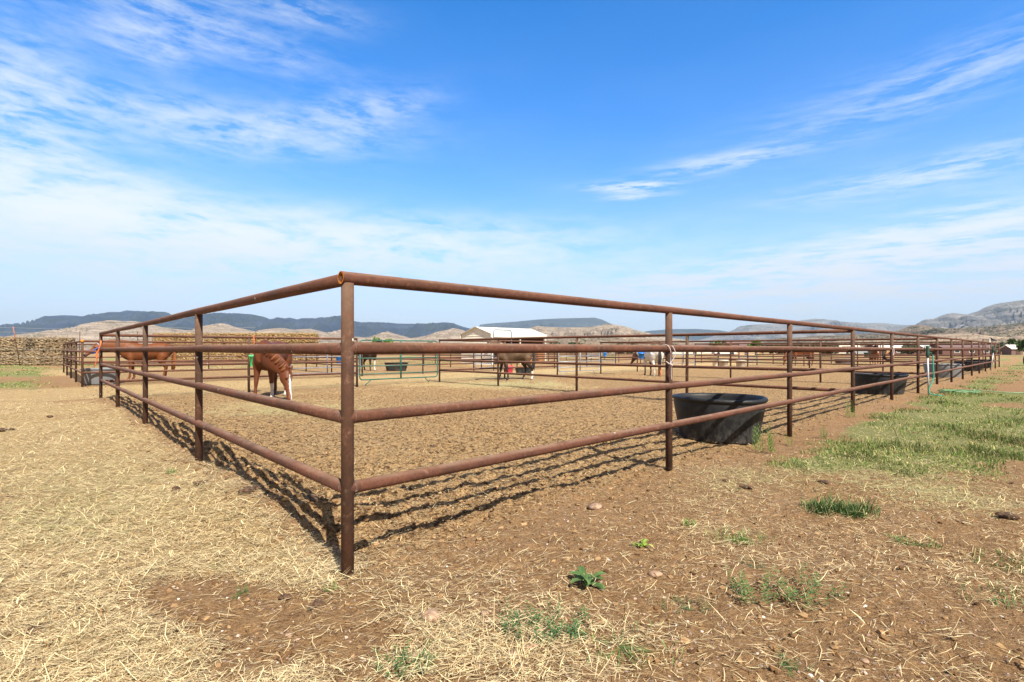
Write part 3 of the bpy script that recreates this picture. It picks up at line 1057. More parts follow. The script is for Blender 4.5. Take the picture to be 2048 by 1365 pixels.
# ------------------------------------------------------------------ troughs
def trough(label, x, y, a, b, h, rz, mat, z0=None, group='stock tanks in the pens', cat='trough', base_f=.80, oblong=2.3):
    z = h1(x, y) - .03 if z0 is None else z0
    root = thing('stock_tank', label, cat, (x, y, z), rz, group)
    n = 84

    def sup(q, aa, bb, e=oblong):
        c, s_ = math.cos(q), math.sin(q)
        return (aa * math.copysign(abs(c) ** (2 / e), c), bb * math.copysign(abs(s_) ** (2 / e), s_))
    prof_out = [(base_f, 0), (base_f + .012, .03), (base_f + .06, h * .35), (base_f + .11, h * .62), (base_f + .15, h * .86), (.965, h * .90), (1.0, h * .915), (1.012, h * .955), (.995, h * .985), (.965, h)]
    prof_in = [(.925, h * .985), (.90, h * .93), (base_f + .06, h * .55), (base_f - .03, .06)]
    vs, fs = [], []
    allp = prof_out + prof_in
    for k_, (f_, zz) in enumerate(allp):
        for j in range(n):
            q = 2 * math.pi * j / n
            ww = f_ + ((.006 * math.sin(3 * q + k_ * .4) + .006 * math.copysign(abs(math.cos(7 * q)) ** .5, math.cos(7 * q))) if k_ < 5 else 0)
            px_, py_ = sup(q, a * ww, b * ww)
            vs.append((px_, py_, zz + .006 * math.sin(2 * q)))
    for k_ in range(len(allp) - 1):
        for j in range(n):
            a_ = k_ * n + j
            b_ = k_ * n + (j + 1) % n
            fs.append((a_, b_, b_ + n, a_ + n))
    fs.append(tuple(range(n - 1, -1, -1)))
    fs.append(tuple((len(allp) - 1) * n + j for j in range(n)))
    mb = MB()
    mb.add(vs, fs)
    mb.build('tank_body', mat, root)
    pl = MB()
    px_, py_ = sup(-.9, a * base_f * 1.02, b * base_f * 1.02)
    pl.tube([(px_ * .98, py_ * .98, .07), (px_ * 1.06, py_ * 1.06, .07)], .028, 10)
    pl.build('drain_plug', mat, root)
    return root


FR = math.atan2(DR[1], DR[0])
FL = math.atan2(DL[1], DL[0])
TX = [(6.28, .76, .67, .58, .64), (16.7, .78, .68, .60, .62), (29.5, .82, .74, .62, .66), (39.6, .80, .70, .6, .62), (46.0, .80, .70, .6, .62)]
TL = ['largest black oval stock tank, nearest one behind the long fence', 'black oval stock tank standing left of the hose hydrant', 'sun faded grey stock tank right of the hose hydrant',
      'black stock tank right behind the faded grey one', 'farthest black stock tank by the second hydrant']
for i, (s_, t_, a_, b_, h_) in enumerate(TX):
    x_, y_ = st(s_, t_)
    trough(TL[i], x_, y_, a_, b_, h_, FL + (.15, -.05, .1, 0, .1)[i], M['greyrubber'] if i == 2 else M['blackrubber'], base_f=.83, oblong=2.1)
trough('grey stock tank under the haltered chestnut horse', -15.35, 19.1, .62, .52, .60, FR, M['greyrubber'], z0=0)
trough('black stock tank seen through the green gate', -7.0, 30.9, .72, .5, .5, .1, M['blackrubber'], z0=0)
trough('dark shallow stock tank in the far right pens', 28.3, 43.5, .8, .6, .5, .1, M['trailer'], z0=0)
trough('small black tank beside the red tub under the grey horse', .58, 26.0, .45, .35, .4, .1, M['blackrubber'], z0=0)


# ------------------------------------------------------------------ buckets, tubs
def bucket(label, x, y, z, r, h, mat, rz=0.0, tilt=0.0, cat='bucket', bail=True, group=None, name='bucket'):
    root = thing(name, label, cat, (x, y, z), rz, group)
    root.rotation_euler = (tilt, 0, rz)
    n = 28
    prof = [(.78, 0), (.80, .01), (.95, h * .86), (1.03, h * .87), (1.04, h * .91), (1.0, h * .92), (1.0, h), (.96, h), (.93, h * .85), (.75, .03)]
    vs, fs = [], []
    for f_, zz in prof:
        for j in range(n):
            q = 2 * math.pi * j / n
            vs.append((r * f_ * math.cos(q), r * f_ * math.sin(q), zz))
    for k_ in range(len(prof) - 1):
        for j in range(n):
            a_ = k_ * n + j; b_ = k_ * n + (j + 1) % n
            fs.append((a_, b_, b_ + n, a_ + n))
    fs.append(tuple(range(n - 1, -1, -1)))
    fs.append(tuple((len(prof) - 1) * n + j for j in range(n)))
    MB().add(vs, fs).build('bucket_body', mat, root)
    if bail:
        m = MB()
        m.tube([(r * 1.03 * math.cos(q), .02, h * .88 + r * .9 * math.sin(q)) for q in np.linspace(0, math.pi, 12)], .006, 6)
        m.build('bail_handle', M['greysteel'], root)
    return root


bucket('bright green bucket hanging on the back fence post behind the chestnut', *atY(509, 15.3), .79, .155, .34, M['green_bucket'])
bucket('blue bucket hanging on the fence just left of the corner post', *atY(679, 24.5), .62, .17, .34, M['blue_bucket'])
bucket('tilted blue bucket hanging beside the white horse', *atY(1282, 24.0), .88, .15, .3, M['blue_bucket'], tilt=.25)
bucket('small blue bucket hanging on a far gate post, left of the white horse', *atY(1210, 36.0), .8, .13, .26, M['blue_bucket'])
bucket('dark green bucket hanging near the brown horse facing the camera', *atY(1733, 37.5), .7, .17, .36, M['darkgreen'])
bucket('red plastic tub standing behind the legs of the grey horse', *atY(1017, 27.5), 0, .27, .42, M['red_bucket'], bail=False, cat='tub', name='plastic_tub')
gb = 'beige tubs in the far pen'
bucket('left beige round tub in the far pen', *atY(1447, 36.5), 0, .34, .55, M['beige'], bail=False, cat='tub', group=gb, name='plastic_tub')
bucket('right beige round tub in the far pen', *atY(1481, 36.8), 0, .33, .55, M['beige'], bail=False, cat='tub', group=gb, name='plastic_tub')
bucket('small cream bucket left of the beige tubs', *atY(1430, 35.6), 0, .18, .45, M['cream'], bail=False, group=gb)


# ------------------------------------------------------------------ ropes and twine
def rope(label, pts, r, mat, name='rope', cat='rope', n=8):
    # smooth through the points (Catmull-Rom)
    P = [Vector(p) for p in pts]
    P = [P[0] * 2 - P[1]] + P + [P[-1] * 2 - P[-2]]
    out = []
    for i in range(1, len(P) - 2):
        for q in range(8):
            t = q / 8
            a, b, c, d = P[i - 1], P[i], P[i + 1], P[i + 2]
            out.append(.5 * ((2 * b) + (c - a) * t + (2 * a - 5 * b + 4 * c - d) * t * t + (3 * b - a - 3 * c + d) * t ** 3))
    out.append(P[-2])
    m = MB()
    m.tube(out, r, n)
    o = m.build(name, mat)
    if label:
        tag(o, label, cat)
    return o


def pt(px, py, Y):
    return ((px - 1024) / F * Y, Y, CH - (py - HZ) * Y / F)


q1 = rope('white rope looped over the rail and knotted on the first long-fence post',
          [pt(1322, 692, 5.24), pt(1328, 689.5, 5.19), pt(1336, 692, 5.16), pt(1341, 702, 5.16), pt(1341.5, 718, 5.2), pt(1341, 728, 5.2), pt(1344, 722, 5.2), pt(1349, 714, 5.2),
           pt(1350.5, 706, 5.2), pt(1347, 696, 5.2), pt(1343, 692, 5.24)], .0046, M['rope'])
t1 = rope(None, [pt(1332, 723, 5.19), pt(1338, 728, 5.18), pt(1342, 731, 5.18), pt(1342.5, 745, 5.2), pt(1343, 760, 5.21)], .0048, M['rope'], name='rope_tail')
t1.parent = q1
kn = MB()
kn.tube([pt(1339, 727, 5.17), pt(1345, 732, 5.16)], .011, 10)
ko = kn.build('knot', M['rope'])
ko.parent = q1
rope('orange strap tied to the far left post of the near pen', [pt(202, 682, 12.95), pt(201, 690, 12.9), pt(198, 699, 12.9), pt(195, 707, 12.9), pt(192, 712, 12.9), pt(195, 716, 12.9), pt(194, 704, 12.9)], .018, M['orange'], 'strap', 'strap')
rope('thin orange twine end hanging below the strap at far left', [pt(195, 713, 12.9), pt(192, 725, 12.9), pt(189, 733, 12.9), pt(191, 729, 12.88), pt(188, 735, 12.9)], .010, M['orange'], 'twine', 'twine')
rope('orange twine hanging over the back fence above the green bucket', [pt(509, 710, 15.45), pt(508, 695, 15.45), pt(508, 684, 15.4), pt(507, 672, 15.4), pt(508.5, 679, 15.4), pt(508, 690, 15.4)], .012, M['orange'], 'twine', 'twine')
rope('pink and white cord tied round the fence post beyond the second trough', [pt(1784, 693, 12.4), pt(1787, 697, 12.35), pt(1788, 705, 12.35), pt(1786, 711, 12.35), pt(1785, 700, 12.33), pt(1781, 696, 12.4)], .010, M['rope'], 'cord', 'cord')
# bundled halter hanging on that post
hx, hy = atY(1776, 12.75)
hal = thing('halter', 'tan and black halter bundle hanging on the rail by the second trough', 'halter', (hx, hy, 1.3), 0)
m = MB()
for q in range(5):
    rr = .07 + .012 * q
    m.tube([(rr * math.cos(t_) + .012 * q, .01 * q + .02 * math.sin(t_ * 2), -.16 + rr * 1.1 * math.sin(t_)) for t_ in np.linspace(0, 6.2, 16)], .014, 6)
m.build('leather_strap', M['brownwall'], hal)
m = MB()
m.tube([(-.08, .02, -.06), (-.11, .03, -.15), (-.09, .0, -.24), (.02, -.01, -.26)], .02, 8)
m.build('lead_strap', M['tyre'], hal)
m = MB()
m.tube([(-.02, 0, .02), (-.05, 0, -.07)], .012, 6)
m.build('tie', M['teal'], hal)


# ------------------------------------------------------------------ hydrants and hoses
def hydrant(label, x, y, h, lean=0.0, rz=0.0):
    z = h1(x, y)
    r = thing('water_hydrant', label, 'hydrant', (x, y, z), rz, 'frost free water hydrants along the long fence')
    m = MB(); m.tube([(0, 0, -.1), (lean, 0, h - .32)], .021, 12)
    m.build('riser_pipe', M['galv'], r)
    m = MB()
    m.tube([(lean, 0, h - .34), (lean, 0, h - .30), (lean, 0, h - .20), (lean, 0, h - .17), (lean, 0, h - .04), (lean, 0, h)], [.03, .045, .045, .034, .045, .03], 14)
    m.tube([(lean + .03, 0, h - .18), (lean + .10, 0, h - .22), (lean + .12, 0, h - .30)], .02, 10)
    m.build('hydrant_head', M['darkgreen'], r)
    m = MB()
    m.tube([(lean - .02, 0, h - .02), (lean - .08, 0, h - .0), (lean - .10, 0, h - .20)], .012, 8)
    m.build('lever_handle', M['darkgreen'], r)
    return r


hx1, hy1 = atY(1857.5, 14.55)
hydrant('nearer water hydrant with a teal hose hanging from its head', hx1, hy1, 1.41, lean=-.03)
hx2, hy2 = atY(1981, 30.5)
hydrant('farther leaning water hydrant near the end of the long fence', hx2, hy2, 1.42, lean=.17)
rope('teal garden hose hanging from the nearer hydrant to the grass',
     [(hx1 + .08, hy1 - .05, 1.12), (hx1 + .07, hy1 - .06, 1.0), (hx1 + .08, hy1 - .06, .75), (hx1 + .09, hy1 - .06, .5), (hx1 + .01, hy1 - .08, .32), (hx1 - .06, hy1 - .08, .18), (hx1 - .05, hy1 - .1, .05), (hx1 + .02, hy1 - .2, .02), (hx1 + .15, hy1 - .25, .0), (hx1 + .3, hy1 - .2, -.03)],
     .016, M['teal'], 'garden_hose', 'hose')
cx, cy = at(1918, 786)
pts = []
for q in range(70):
    t_ = q * .36
    rr = .36 + .05 * math.sin(q * .9)
    pts.append((cx + rr * 1.25 * math.cos(t_), cy + rr * .9 * math.sin(t_), .02 + .0009 * q + h1(cx, cy) + .012 * math.sin(q * 1.3)))
pts += [(cx + 1.0, cy - .5, .05), (cx + 2.0, cy - .75, .05), (cx + 4, cy - .9, .05)]
rope('light green hose coiled on the grass by the nearer hydrant', pts, .014, M['lime'], 'garden_hose', 'hose', n=6)


# ------------------------------------------------------------------ horses
def eval_remesh(o, vox, smooth=3):
    md = o.modifiers.new('r', 'REMESH')
    md.mode = 'VOXEL'
    md.voxel_size = vox
    sm = o.modifiers.new('s', 'SMOOTH')
    sm.factor = .5
    sm.iterations = smooth
    dg = bpy.context.evaluated_depsgraph_get()
    dg.update()
    me = bpy.data.meshes.new_from_object(o.evaluated_get(dg))
    return me


def bez(P, n):
    P = [np.array(p, float) for p in P]
    P = [2 * P[0] - P[1]] + P + [2 * P[-1] - P[-2]]
    out = []
    m = len(P) - 3
    for q in range(n):
        u = q / (n - 1) * m
        i = min(int(u), m - 1)
        t = u - i
        a, b, c, d = P[i:i + 4]
        out.append(.5 * ((2 * b) + (c - a) * t + (2 * a - 5 * b + 4 * c - d) * t * t + (3 * b - a - 3 * c + d) * t ** 3))
    return out


def horse(label, x, y, rz, neck, muzzle, facedir, coat, zoff=0.0, vox=.022, legs=None, mane_col=(.12, .04, .015), tail_col=None,
          socks=(), blaze=0.0, patches=None, halter=None, scale=1.0, z=None, braids=False, lowleg=None, muzzle_col=None, noise=.1):
    """local frame: +x forward, +y left, +z up; neck = list of points ending at the poll"""
    zb = (h1(x, y) if z is None else z) + zoff
    root = thing('horse', label, 'horse', (x, y, zb), rz, 'horses in the corral')
    root.scale = (scale,) * 3
    mb = MB()
    U = (0, 0, 1)
    tr = [(-.90, 1.22, .05, .08), (-.86, 1.19, .13, .17), (-.76, 1.165, .225, .26), (-.60, 1.165, .285, .325), (-.42, 1.155, .300, .335), (-.2, 1.115, .285, .330), (.05, 1.085, .295, .345),
          (.28, 1.085, .285, .375), (.45, 1.115, .255, .385), (.60, 1.13, .215, .34), (.72, 1.13, .165, .26), (.79, 1.11, .10, .17)]
    mb.loft([((a, 0, b), (1, 0, .001), U, w, h) for a, b, w, h in tr], 22)
    mb.loft([((.22, 0, 1.34), (1, 0, 0), U, .05, .10), ((.36, 0, 1.385), (1, 0, 0), U, .075, .13), ((.50, 0, 1.36), (1, 0, 0), U, .07, .13), ((.62, 0, 1.28), (1, 0, 0), U, .06, .12)], 14)
    # neck
    npts = bez(neck, 9)
    wid = np.interp(np.linspace(0, 1, 9), [0, .4, .8, 1], [.165, .115, .085, .078])
    hei = np.interp(np.linspace(0, 1, 9), [0, .4, .8, 1], [.35, .27, .19, .145])
    rings = []
    for i, p in enumerate(npts):
        t = (npts[min(i + 1, 8)] - npts[max(i - 1, 0)])
        rings.append((p, t, (0, 0, 1) if abs(t[2]) < .9 * np.linalg.norm(t) else (.8, 0, .5), wid[i], hei[i]))
    poll = np.array(neck[-1], float)
    mz = np.array(muzzle, float)
    hd = mz - poll
    hl = np.linalg.norm(hd)
    hd /= hl
    fd = np.array(facedir, float)
    fd = fd - hd * fd.dot(hd)
    fd /= np.linalg.norm(fd)
    # up for the neck blends from world up towards the crest side
    for i in range(len(rings)):
        c_, t_, u_, w_, h_ = rings[i]
        k_ = i / 8.0
        u2 = np.array((0, 0, 1.0)) * (1 - k_) + (fd * .6 - hd * .8) * k_
        rings[i] = (c_, t_, u2, w_, h_)
    mb.loft(rings, 18)
    # head: slight inset of the throat
    hp = [(-.10, .060, .085, .00), (-.02, .088, .118, -.01), (.10, .102, .150, -.030), (.22, .098, .148, -.035), (.34, .080, .118, -.022), (.50, .062, .088, -.010), (.68, .052, .070, -.004),
          (.82, .054, .066, -.004), (.93, .058, .064, -.008), (1.0, .046, .048, -.012), (1.03, .024, .026, -.014)]
    mb.loft([(poll + hd * (f_ * hl) + fd * off, hd, fd, w, h) for f_, w, h, off in hp], 18)
    side = np.cross(hd, fd)
    for sg in (1, -1):
        b0 = poll + fd * .07 + side * sg * .055 - hd * .01
        tip = b0 + fd * .07 - hd * .15 + side * sg * .035
        mid = (b0 + tip) / 2 + side * sg * .012
        mb.tube([b0, mid, tip], [.030, .034, .006], 8)
        mb.tube([poll + hd * .25 * hl + side * sg * .075 + fd * .05, poll + hd * .30 * hl + side * sg * .078 + fd * .05], [.026, .026], 8)
    # legs
    lg = legs or {}
    sock_pos = []
    for nm, sg, front in (('fl', 1, True), ('fr', -1, True), ('hl', 1, False), ('hr', -1, False)):
        dx, dy = lg.get(nm, (0, 0))[:2]
        yy = .155 * sg
        if front:
            P = [(.50, yy * .8, 1.08), (.50, yy, .90), (.47 + dx * .25, yy + dy * .2, .74), (.48 + dx * .55, yy + dy * .5, .50), (.485 + dx * .6, yy + dy * .55, .44), (.475 + dx * .8, yy + dy * .8, .30), (.475 + dx * .93, yy + dy * .95, .155), (.50 + dx, yy + dy, .095), (.525 + dx, yy + dy, .045), (.53 + dx, yy + dy, 0)]
            Rr = [.13, .125, .088, .056, .055, .036, .043, .037, .052, .060]
        else:
            P = [(-.58, yy * .8, 1.12), (-.52, yy, .92), (-.50 + dx * .2, yy, .76), (-.60 + dx * .4, yy + dy * .3, .60), (-.69 + dx * .6, yy + dy * .5, .50), (-.675 + dx * .7, yy + dy * .7, .36), (-.655 + dx * .9, yy + dy * .9, .165), (-.62 + dx, yy + dy, .095), (-.595 + dx, yy + dy, .045), (-.59 + dx, yy + dy, 0)]
            Rr = [.22, .20, .145, .082, .060, .042, .046, .038, .053, .062]
        mb.tube(P, Rr, 12)
    # join
    o = mb.build('body', M['coat'])
    me = eval_remesh(o, vox, 3)
    bpy.data.objects.remove(o)
    body = bpy.data.objects.new('body', me)
    me.name = 'body'
    C.objects.link(body)
    body.parent = root
    nv = len(me.vertices)
    cv = np.empty(nv * 3, np.float32)
    me.vertices.foreach_get('co', cv)
    cv = cv.reshape(-1, 3).astype(float)
    me.polygons.foreach_set('use_smooth', np.ones(len(me.polygons), bool))
    col = np.tile(np.array(coat), (nv, 1))
    nz = fbm(cv[:, 0] * 4 + 7, cv[:, 2] * 4 + cv[:, 1] * 3, 4, 33)
    col = col * (1 + noise * 2 * nz)[:, None]
    if patches is not None:
        pn = fbm(cv[:, 0] * 1.7 + patches[1], cv[:, 2] * 1.7 + cv[:, 1] * 2.2, 2, 37)
        k_ = sstep(-.02, .02, pn - patches[2])[:, None]
        col = col * (1 - k_) + np.array(patches[0]) * k_
    if lowleg is not None:
        k_ = (sstep(.80, .52, cv[:, 2]) * (cv[:, 0] < .95))[:, None] * 1.0
        k_ = np.where((np.abs(cv[:, 1]) < .45)[:, None], k_, 0)
        col = col * (1 - k_) + np.array(lowleg) * k_
    legz = cv[:, 2]
    for nm, hgt, c_ in socks:
        dx, dy = lg.get(nm, (0, 0))[:2]
        fx = (.50 if nm[0] == 'f' else -.63) + dx
        fy = (.155 if nm[1] == 'l' else -.155) + dy
        k_ = ((np.hypot(cv[:, 0] - fx, cv[:, 1] - fy) < .20) & (legz < hgt)).astype(float)[:, None]
        col = col * (1 - k_) + np.array(c_) * k_
    hoofm = (legz < .055)[:, None] & (np.abs(cv[:, 0]) < 1.0)[:, None]
    col = np.where(hoofm, col * .35 + .03, col)
    rel = cv - poll
    al = rel @ hd / hl
    dd = rel - np.outer(rel @ hd, hd)
    isH = (al > -.05) & (al < 1.15) & (np.linalg.norm(dd, axis=1) < .22)
    if blaze:
        sdv = np.abs(dd @ side)
        k_ = (isH & (dd @ fd > .02) & (sdv < blaze * (.8 + .3 * np.sin(al * 5))) & (al > .16))[:, None]
        col = np.where(k_, np.array((.72, .68, .66)), col)
    if muzzle_col is not None:
        k_ = (sstep(.78, .95, al) * isH)[:, None]
        col = col * (1 - k_) + np.array(muzzle_col) * k_
    a = me.color_attributes.new('Col', 'FLOAT_COLOR', 'POINT')
    a.data.foreach_set('color', np.concatenate([np.clip(col, 0, 1), np.ones((nv, 1))], 1).astype(np.float32).ravel())
    me.materials.clear()
    me.materials.append(M['coat'])
    # eyes
    for sg in (1, -1):
        c = poll + hd * (.285 * hl) + side * sg * .092 + fd * .048
        e = MB()
        e.tube([c - side * sg * .012, c + side * sg * .004, c + side * sg * .012], [.017, .019, .009], 10)
        e.build('eye', M['eye'], root)
    # mane: locks laid over the crest
    mm = MB()
    crest = bez(neck, 34)
    rnd = random.Random(int(abs(x * 10)) + 3)
    for i in range(2, 34):
        k_ = i / 33.0
        up = np.array((0, 0, 1.0)) * (1 - k_) + (fd * .6 - hd * .8) * k_
        t = crest[min(i + 1, 33)] - crest[i - 1]
        t /= np.linalg.norm(t)
        up = up - t * up.dot(t); up /= np.linalg.norm(up)
        sd = np.cross(t, up)
        hh = float(np.interp(k_, [0, .4, .8, 1], [.33, .235, .165, .135]))
        ww = float(np.interp(k_, [0, .4, .8, 1], [.165, .115, .085, .078]))
        c0 = crest[i] + up * (hh - .005)
        if k_ < .12:
            continue
        for sg in ((1,) if braids else (1, 1)):
            ln = rnd.uniform(.12, .24) if not braids else .16
            j1 = rnd.uniform(-.02, .02)
            p1 = crest[i] + up * hh * .86 + sd * ww * .62 + t * j1
            p2 = crest[i] + up * (hh - ln) + sd * (ww + .022) + t * (j1 + rnd.uniform(-.03, .03))
            cc = np.array(mane_col) * rnd.uniform(.7, 1.45)
            if braids and i % 4 == 0:
                p3 = p2 + sd * .012
                mm.tube([c0, p1, p2, p3], [.018, .026, .028, .012], 7, col=tuple(cc * 1.1))
            mm.tube([c0 - sd * .01, p1, p2], [.016, .022, .006], 6, col=tuple(cc))
    # forelock
    for q in range(5):
        b0 = poll + fd * .115 - hd * .02 + side * rnd.uniform(-.03, .03)
        mm.tube([b0, b0 + hd * .10 + fd * .03, b0 + hd * rnd.uniform(.18, .26) + side * rnd.uniform(-.04, .04) + fd * .012], [.016, .014, .004], 5, col=tuple(np.array(mane_col) * rnd.uniform(.7, 1.5)))
    mm.build('mane', M['hair'], root)
    tl = MB()
    tc = tail_col or mane_col
    for q in range(14):
        o1, o2 = rnd.uniform(-.05, .05), rnd.uniform(-.06, .06)
        tl.tube([(-.86, 0, 1.30), (-.92, o1 * .4, 1.20), (-.93 + o2 * .4, o1, .95), (-.90 + o2, o1 * 1.2, .65), (-.88 + o2, o1, rnd.uniform(.28, .5))], [.035, .040, .034, .026, .005], 6, col=tuple(np.array(tc) * rnd.uniform(.6, 1.6)))
    tl.build('tail', M['hair'], root)
    if halter:
        def ringat(f_, r_, mat_, w_=.014, scale_=1.0, upto=2 * math.pi):
            i_ = [q[0] for q in hp]
            w = float(np.interp(f_, i_, [q[1] for q in hp])) + r_
            h = float(np.interp(f_, i_, [q[2] for q in hp])) + r_
            off = float(np.interp(f_, i_, [q[3] for q in hp]))
            c = poll + hd * f_ * hl + fd * off
            return [c + side * w * math.cos(q) + fd * h * math.sin(q) for q in np.linspace(0, upto, 24)]
        hm_ = MB()
        hm_.tube(ringat(.62, .008, None), .016, 6, cap=False)
        for sg in (1, -1):
            hm_.tube([poll + hd * .62 * hl + side * sg * .064, poll + hd * .40 * hl + side * sg * .088 - fd * .02, poll + hd * .12 * hl + side * sg * .112 - fd * .03], .018, 6)
        hm_.tube([poll + hd * .62 * hl - fd * .085, poll + hd * .30 * hl - fd * .16, poll + hd * .1 * hl - fd * .16], .024, 6)
        hm_.build('halter_noseband', M['bluenylon'], root)
        h2 = MB()
        h2.tube(ringat(.02, .014, None), .017, 6, cap=False)
        h2.build('halter_crown', M['palenylon'], root)
    return root


CHEST = (.19, .056, .018)
WHITE = (.72, .68, .64)


def ang(dx, dy):
    return math.atan2(dy, dx)


# 1 the grazing chestnut in the near pen
horse('chestnut horse with a white blaze grazing in the nearest pen', -6.62, 14.05, ang(.10, -.99),
      [(.42, 0, 1.18), (.78, .18, 1.10), (1.02, .48, .93), (1.12, .74, .72)], (1.40, .92, .05), (.30, .90, .2), (.115, .031, .010), vox=.017, zoff=-.02, scale=1.05,
      mane_col=(.125, .038, .012), tail_col=(.2, .08, .03), socks=(('fl', .40, (.62, .58, .55)), ('hl', .16, (.5, .46, .43))), blaze=.036, braids=True,
      legs={'fr': (.12, -.02), 'fl': (-.05, .02), 'hl': (.15, .05), 'hr': (-.1, 0)})
# 2 haltered chestnut at far left
horse('chestnut horse in a blue halter lowering its head at far left', -14.75, 20.6, ang(-.76, -.65),
      [(.42, 0, 1.18), (.85, 0, 1.32), (1.15, .0, 1.36), (1.42, 0, 1.36)], (1.88, .05, .97), (.6, 0, .8), (.165, .050, .015),
      mane_col=(.21, .07, .022), muzzle_col=(.05, .035, .035), halter=True, legs={'fl': (.06, 0), 'fr': (-.12, 0), 'hl': (.1, 0)}, zoff=.05, scale=1.02)
# 3 dark bay behind the corner post
horse('dark bay horse with one white foreleg behind the near corner post', -8.85, 31.4, ang(.75, -.66),
      [(.42, 0, 1.18), (.85, 0, 1.42), (1.12, .0, 1.62), (1.28, 0, 1.72)], (1.66, 0, 1.30), (.7, 0, .7), (.035, .018, .012), mane_col=(.01, .008, .008), vox=.03,
      socks=(('fl', .62, WHITE),))
# 4 grey horse
horse('grey brown horse with black legs and one white hind foot in the middle pen', .10, 21.7, ang(-.93, -.37),
      [(.42, 0, 1.18), (.78, 0, 1.40), (1.02, .08, 1.52), (1.16, .16, 1.56)], (1.46, .42, 1.05), (.7, .3, .6), (.105, .064, .040), mane_col=(.05, .045, .05), vox=.026,
      lowleg=(.02, .018, .02), socks=(('hl', .36, WHITE),), legs={'fl': (-.12, .04), 'fr': (.12, -.03), 'hl': (-.12, .05), 'hr': (.14, 0)}, noise=.5, muzzle_col=(.2, .16, .15), scale=.99)
# 5 paint horse
horse('white and brown paint horse seen from behind beside the blue bucket', 6.90, 25.2, ang(-.15, .99),
      [(.42, 0, 1.18), (.85, .1, 1.20), (1.15, .25, 1.10), (1.35, .35, .98)], (1.62, .5, .45), (.8, .2, .4), (.78, .75, .71), mane_col=(.5, .45, .42), tail_col=(.03, .025, .03), vox=.03,
      patches=((.12, .05, .03), 2.3, .22), socks=(('hr', .42, (.75, .25, .10)),), scale=.98)
# 6 far grazing chestnut
horse('far chestnut horse grazing in the last pen on the right', 23.3, 41.2, ang(-.96, .1),
      [(.42, 0, 1.18), (.85, 0, 1.05), (1.1, .05, .82), (1.25, .08, .62)], (1.38, .1, .05), (1, 0, .2), (.20, .055, .018), mane_col=(.12, .04, .02), vox=.035,
      lowleg=(.05, .025, .02), legs={'fr': (.15, 0), 'hl': (-.15, 0)})
# 7 far brown horse facing camera
horse('far brown horse with white feet facing the camera', 27.15, 38.3, ang(-.45, -.89),
      [(.42, 0, 1.18), (.80, 0, 1.38), (1.02, .0, 1.48), (1.15, 0, 1.50)], (1.42, .02, .98), (.7, 0, .6), (.17, .06, .025), mane_col=(.02, .012, .01), vox=.035,
      socks=(('fl', .2, WHITE), ('fr', .2, WHITE)), blaze=.02)


# ------------------------------------------------------------------ hay stacks
def bale_mesh(name, lx, ly, lz, seed, tone=(1, 1, 1)):
    nx, ny, nz = int(lx / .09), int(ly / .09), int(lz / .07)
    r_ = np.random.default_rng(seed)
    vs, fs, cs = [], [], []

    def face(o, u, v, nu, nv_, nrm):
        base = len(vs)
        for a in range(nu + 1):
            for b in range(nv_ + 1):
                p = np.array(o) + np.array(u) * a / nu + np.array(v) * b / nv_
                edge = min(a, nu - a) == 0 or min(b, nv_ - b) == 0
                d = -.03 if edge else r_.normal(0, .045) + .01
                p = p + np.array(nrm) * d + (0 if edge else 1) * r_.normal(0, .012, 3)
                vs.append(tuple(p))
                g = r_.uniform(.25, 1.2) * (.5 if edge else 1)
                w = r_.uniform(0, 1)
                cs.append((.46 * g * tone[0], (.31 + .05 * w) * g * tone[1], (.14 + .06 * w) * g * tone[2], 1))
        for a in range(nu):
            for b in range(nv_):
                q = base + a * (nv_ + 1) + b
                fs.append((q, q + nv_ + 1, q + nv_ + 2, q + 1))
    X_, Y_, Z_ = lx / 2, ly / 2, lz
    c = .03
    face((-X_ + c, -Y_, c), (lx - 2 * c, 0, 0), (0, 0, Z_ - 2 * c), nx, nz, (0, -1, 0))
    face((X_ - c, Y_, c), (-lx + 2 * c, 0, 0), (0, 0, Z_ - 2 * c), nx, nz, (0, 1, 0))
    face((X_, -Y_ + c, c), (0, ly - 2 * c, 0), (0, 0, Z_ - 2 * c), ny, nz, (1, 0, 0))
    face((-X_, Y_ - c, c), (0, -ly + 2 * c, 0), (0, 0, Z_ - 2 * c), ny, nz, (-1, 0, 0))
    face((-X_ + c, -Y_ + c, Z_), (lx - 2 * c, 0, 0), (0, ly - 2 * c, 0), nx, ny, (0, 0, 1))
    # loose stems
    vs = np.array(vs); fs = np.array(fs); cs = np.array(cs)
    N = 700
    side = r_.integers(0, 3, N)
    u = r_.uniform(-1, 1, N); w = r_.uniform(0, 1, N)
    p = np.where((side == 0)[:, None], np.stack([u * X_, np.full(N, -Y_ - .02), w * Z_], 1),
                 np.where((side == 1)[:, None], np.stack([np.sign(u) * (X_ + .02), (w * 2 - 1) * Y_, r_.uniform(0, 1, N) * Z_], 1),
                          np.stack([u * X_, (w * 2 - 1) * Y_, np.full(N, Z_ + .02)], 1)))
    d = r_.normal(0, 1, (N, 3)); d /= np.linalg.norm(d, axis=1)[:, None]
    d *= r_.uniform(.05, .14, N)[:, None]
    wv = np.cross(d, r_.normal(0, 1, (N, 3))); wv /= np.linalg.norm(wv, axis=1)[:, None]; wv *= .010
    q0 = len(vs)
    vv = np.stack([p - d - wv, p - d + wv, p + d + wv, p + d - wv], 1).reshape(-1, 3)
    ff = np.arange(N * 4).reshape(-1, 4) + q0
    g = r_.uniform(.5, 1.25, N)
    cc = np.stack([.56 * g * tone[0], .40 * g * tone[1], .20 * g * tone[2], np.ones(N)], 1).repeat(4, 0)
    o = fast_mesh(name, np.vstack([vs, vv]), np.vstack([fs, ff]), M['straw'], {'Col': np.vstack([cs, cc])})
    return o


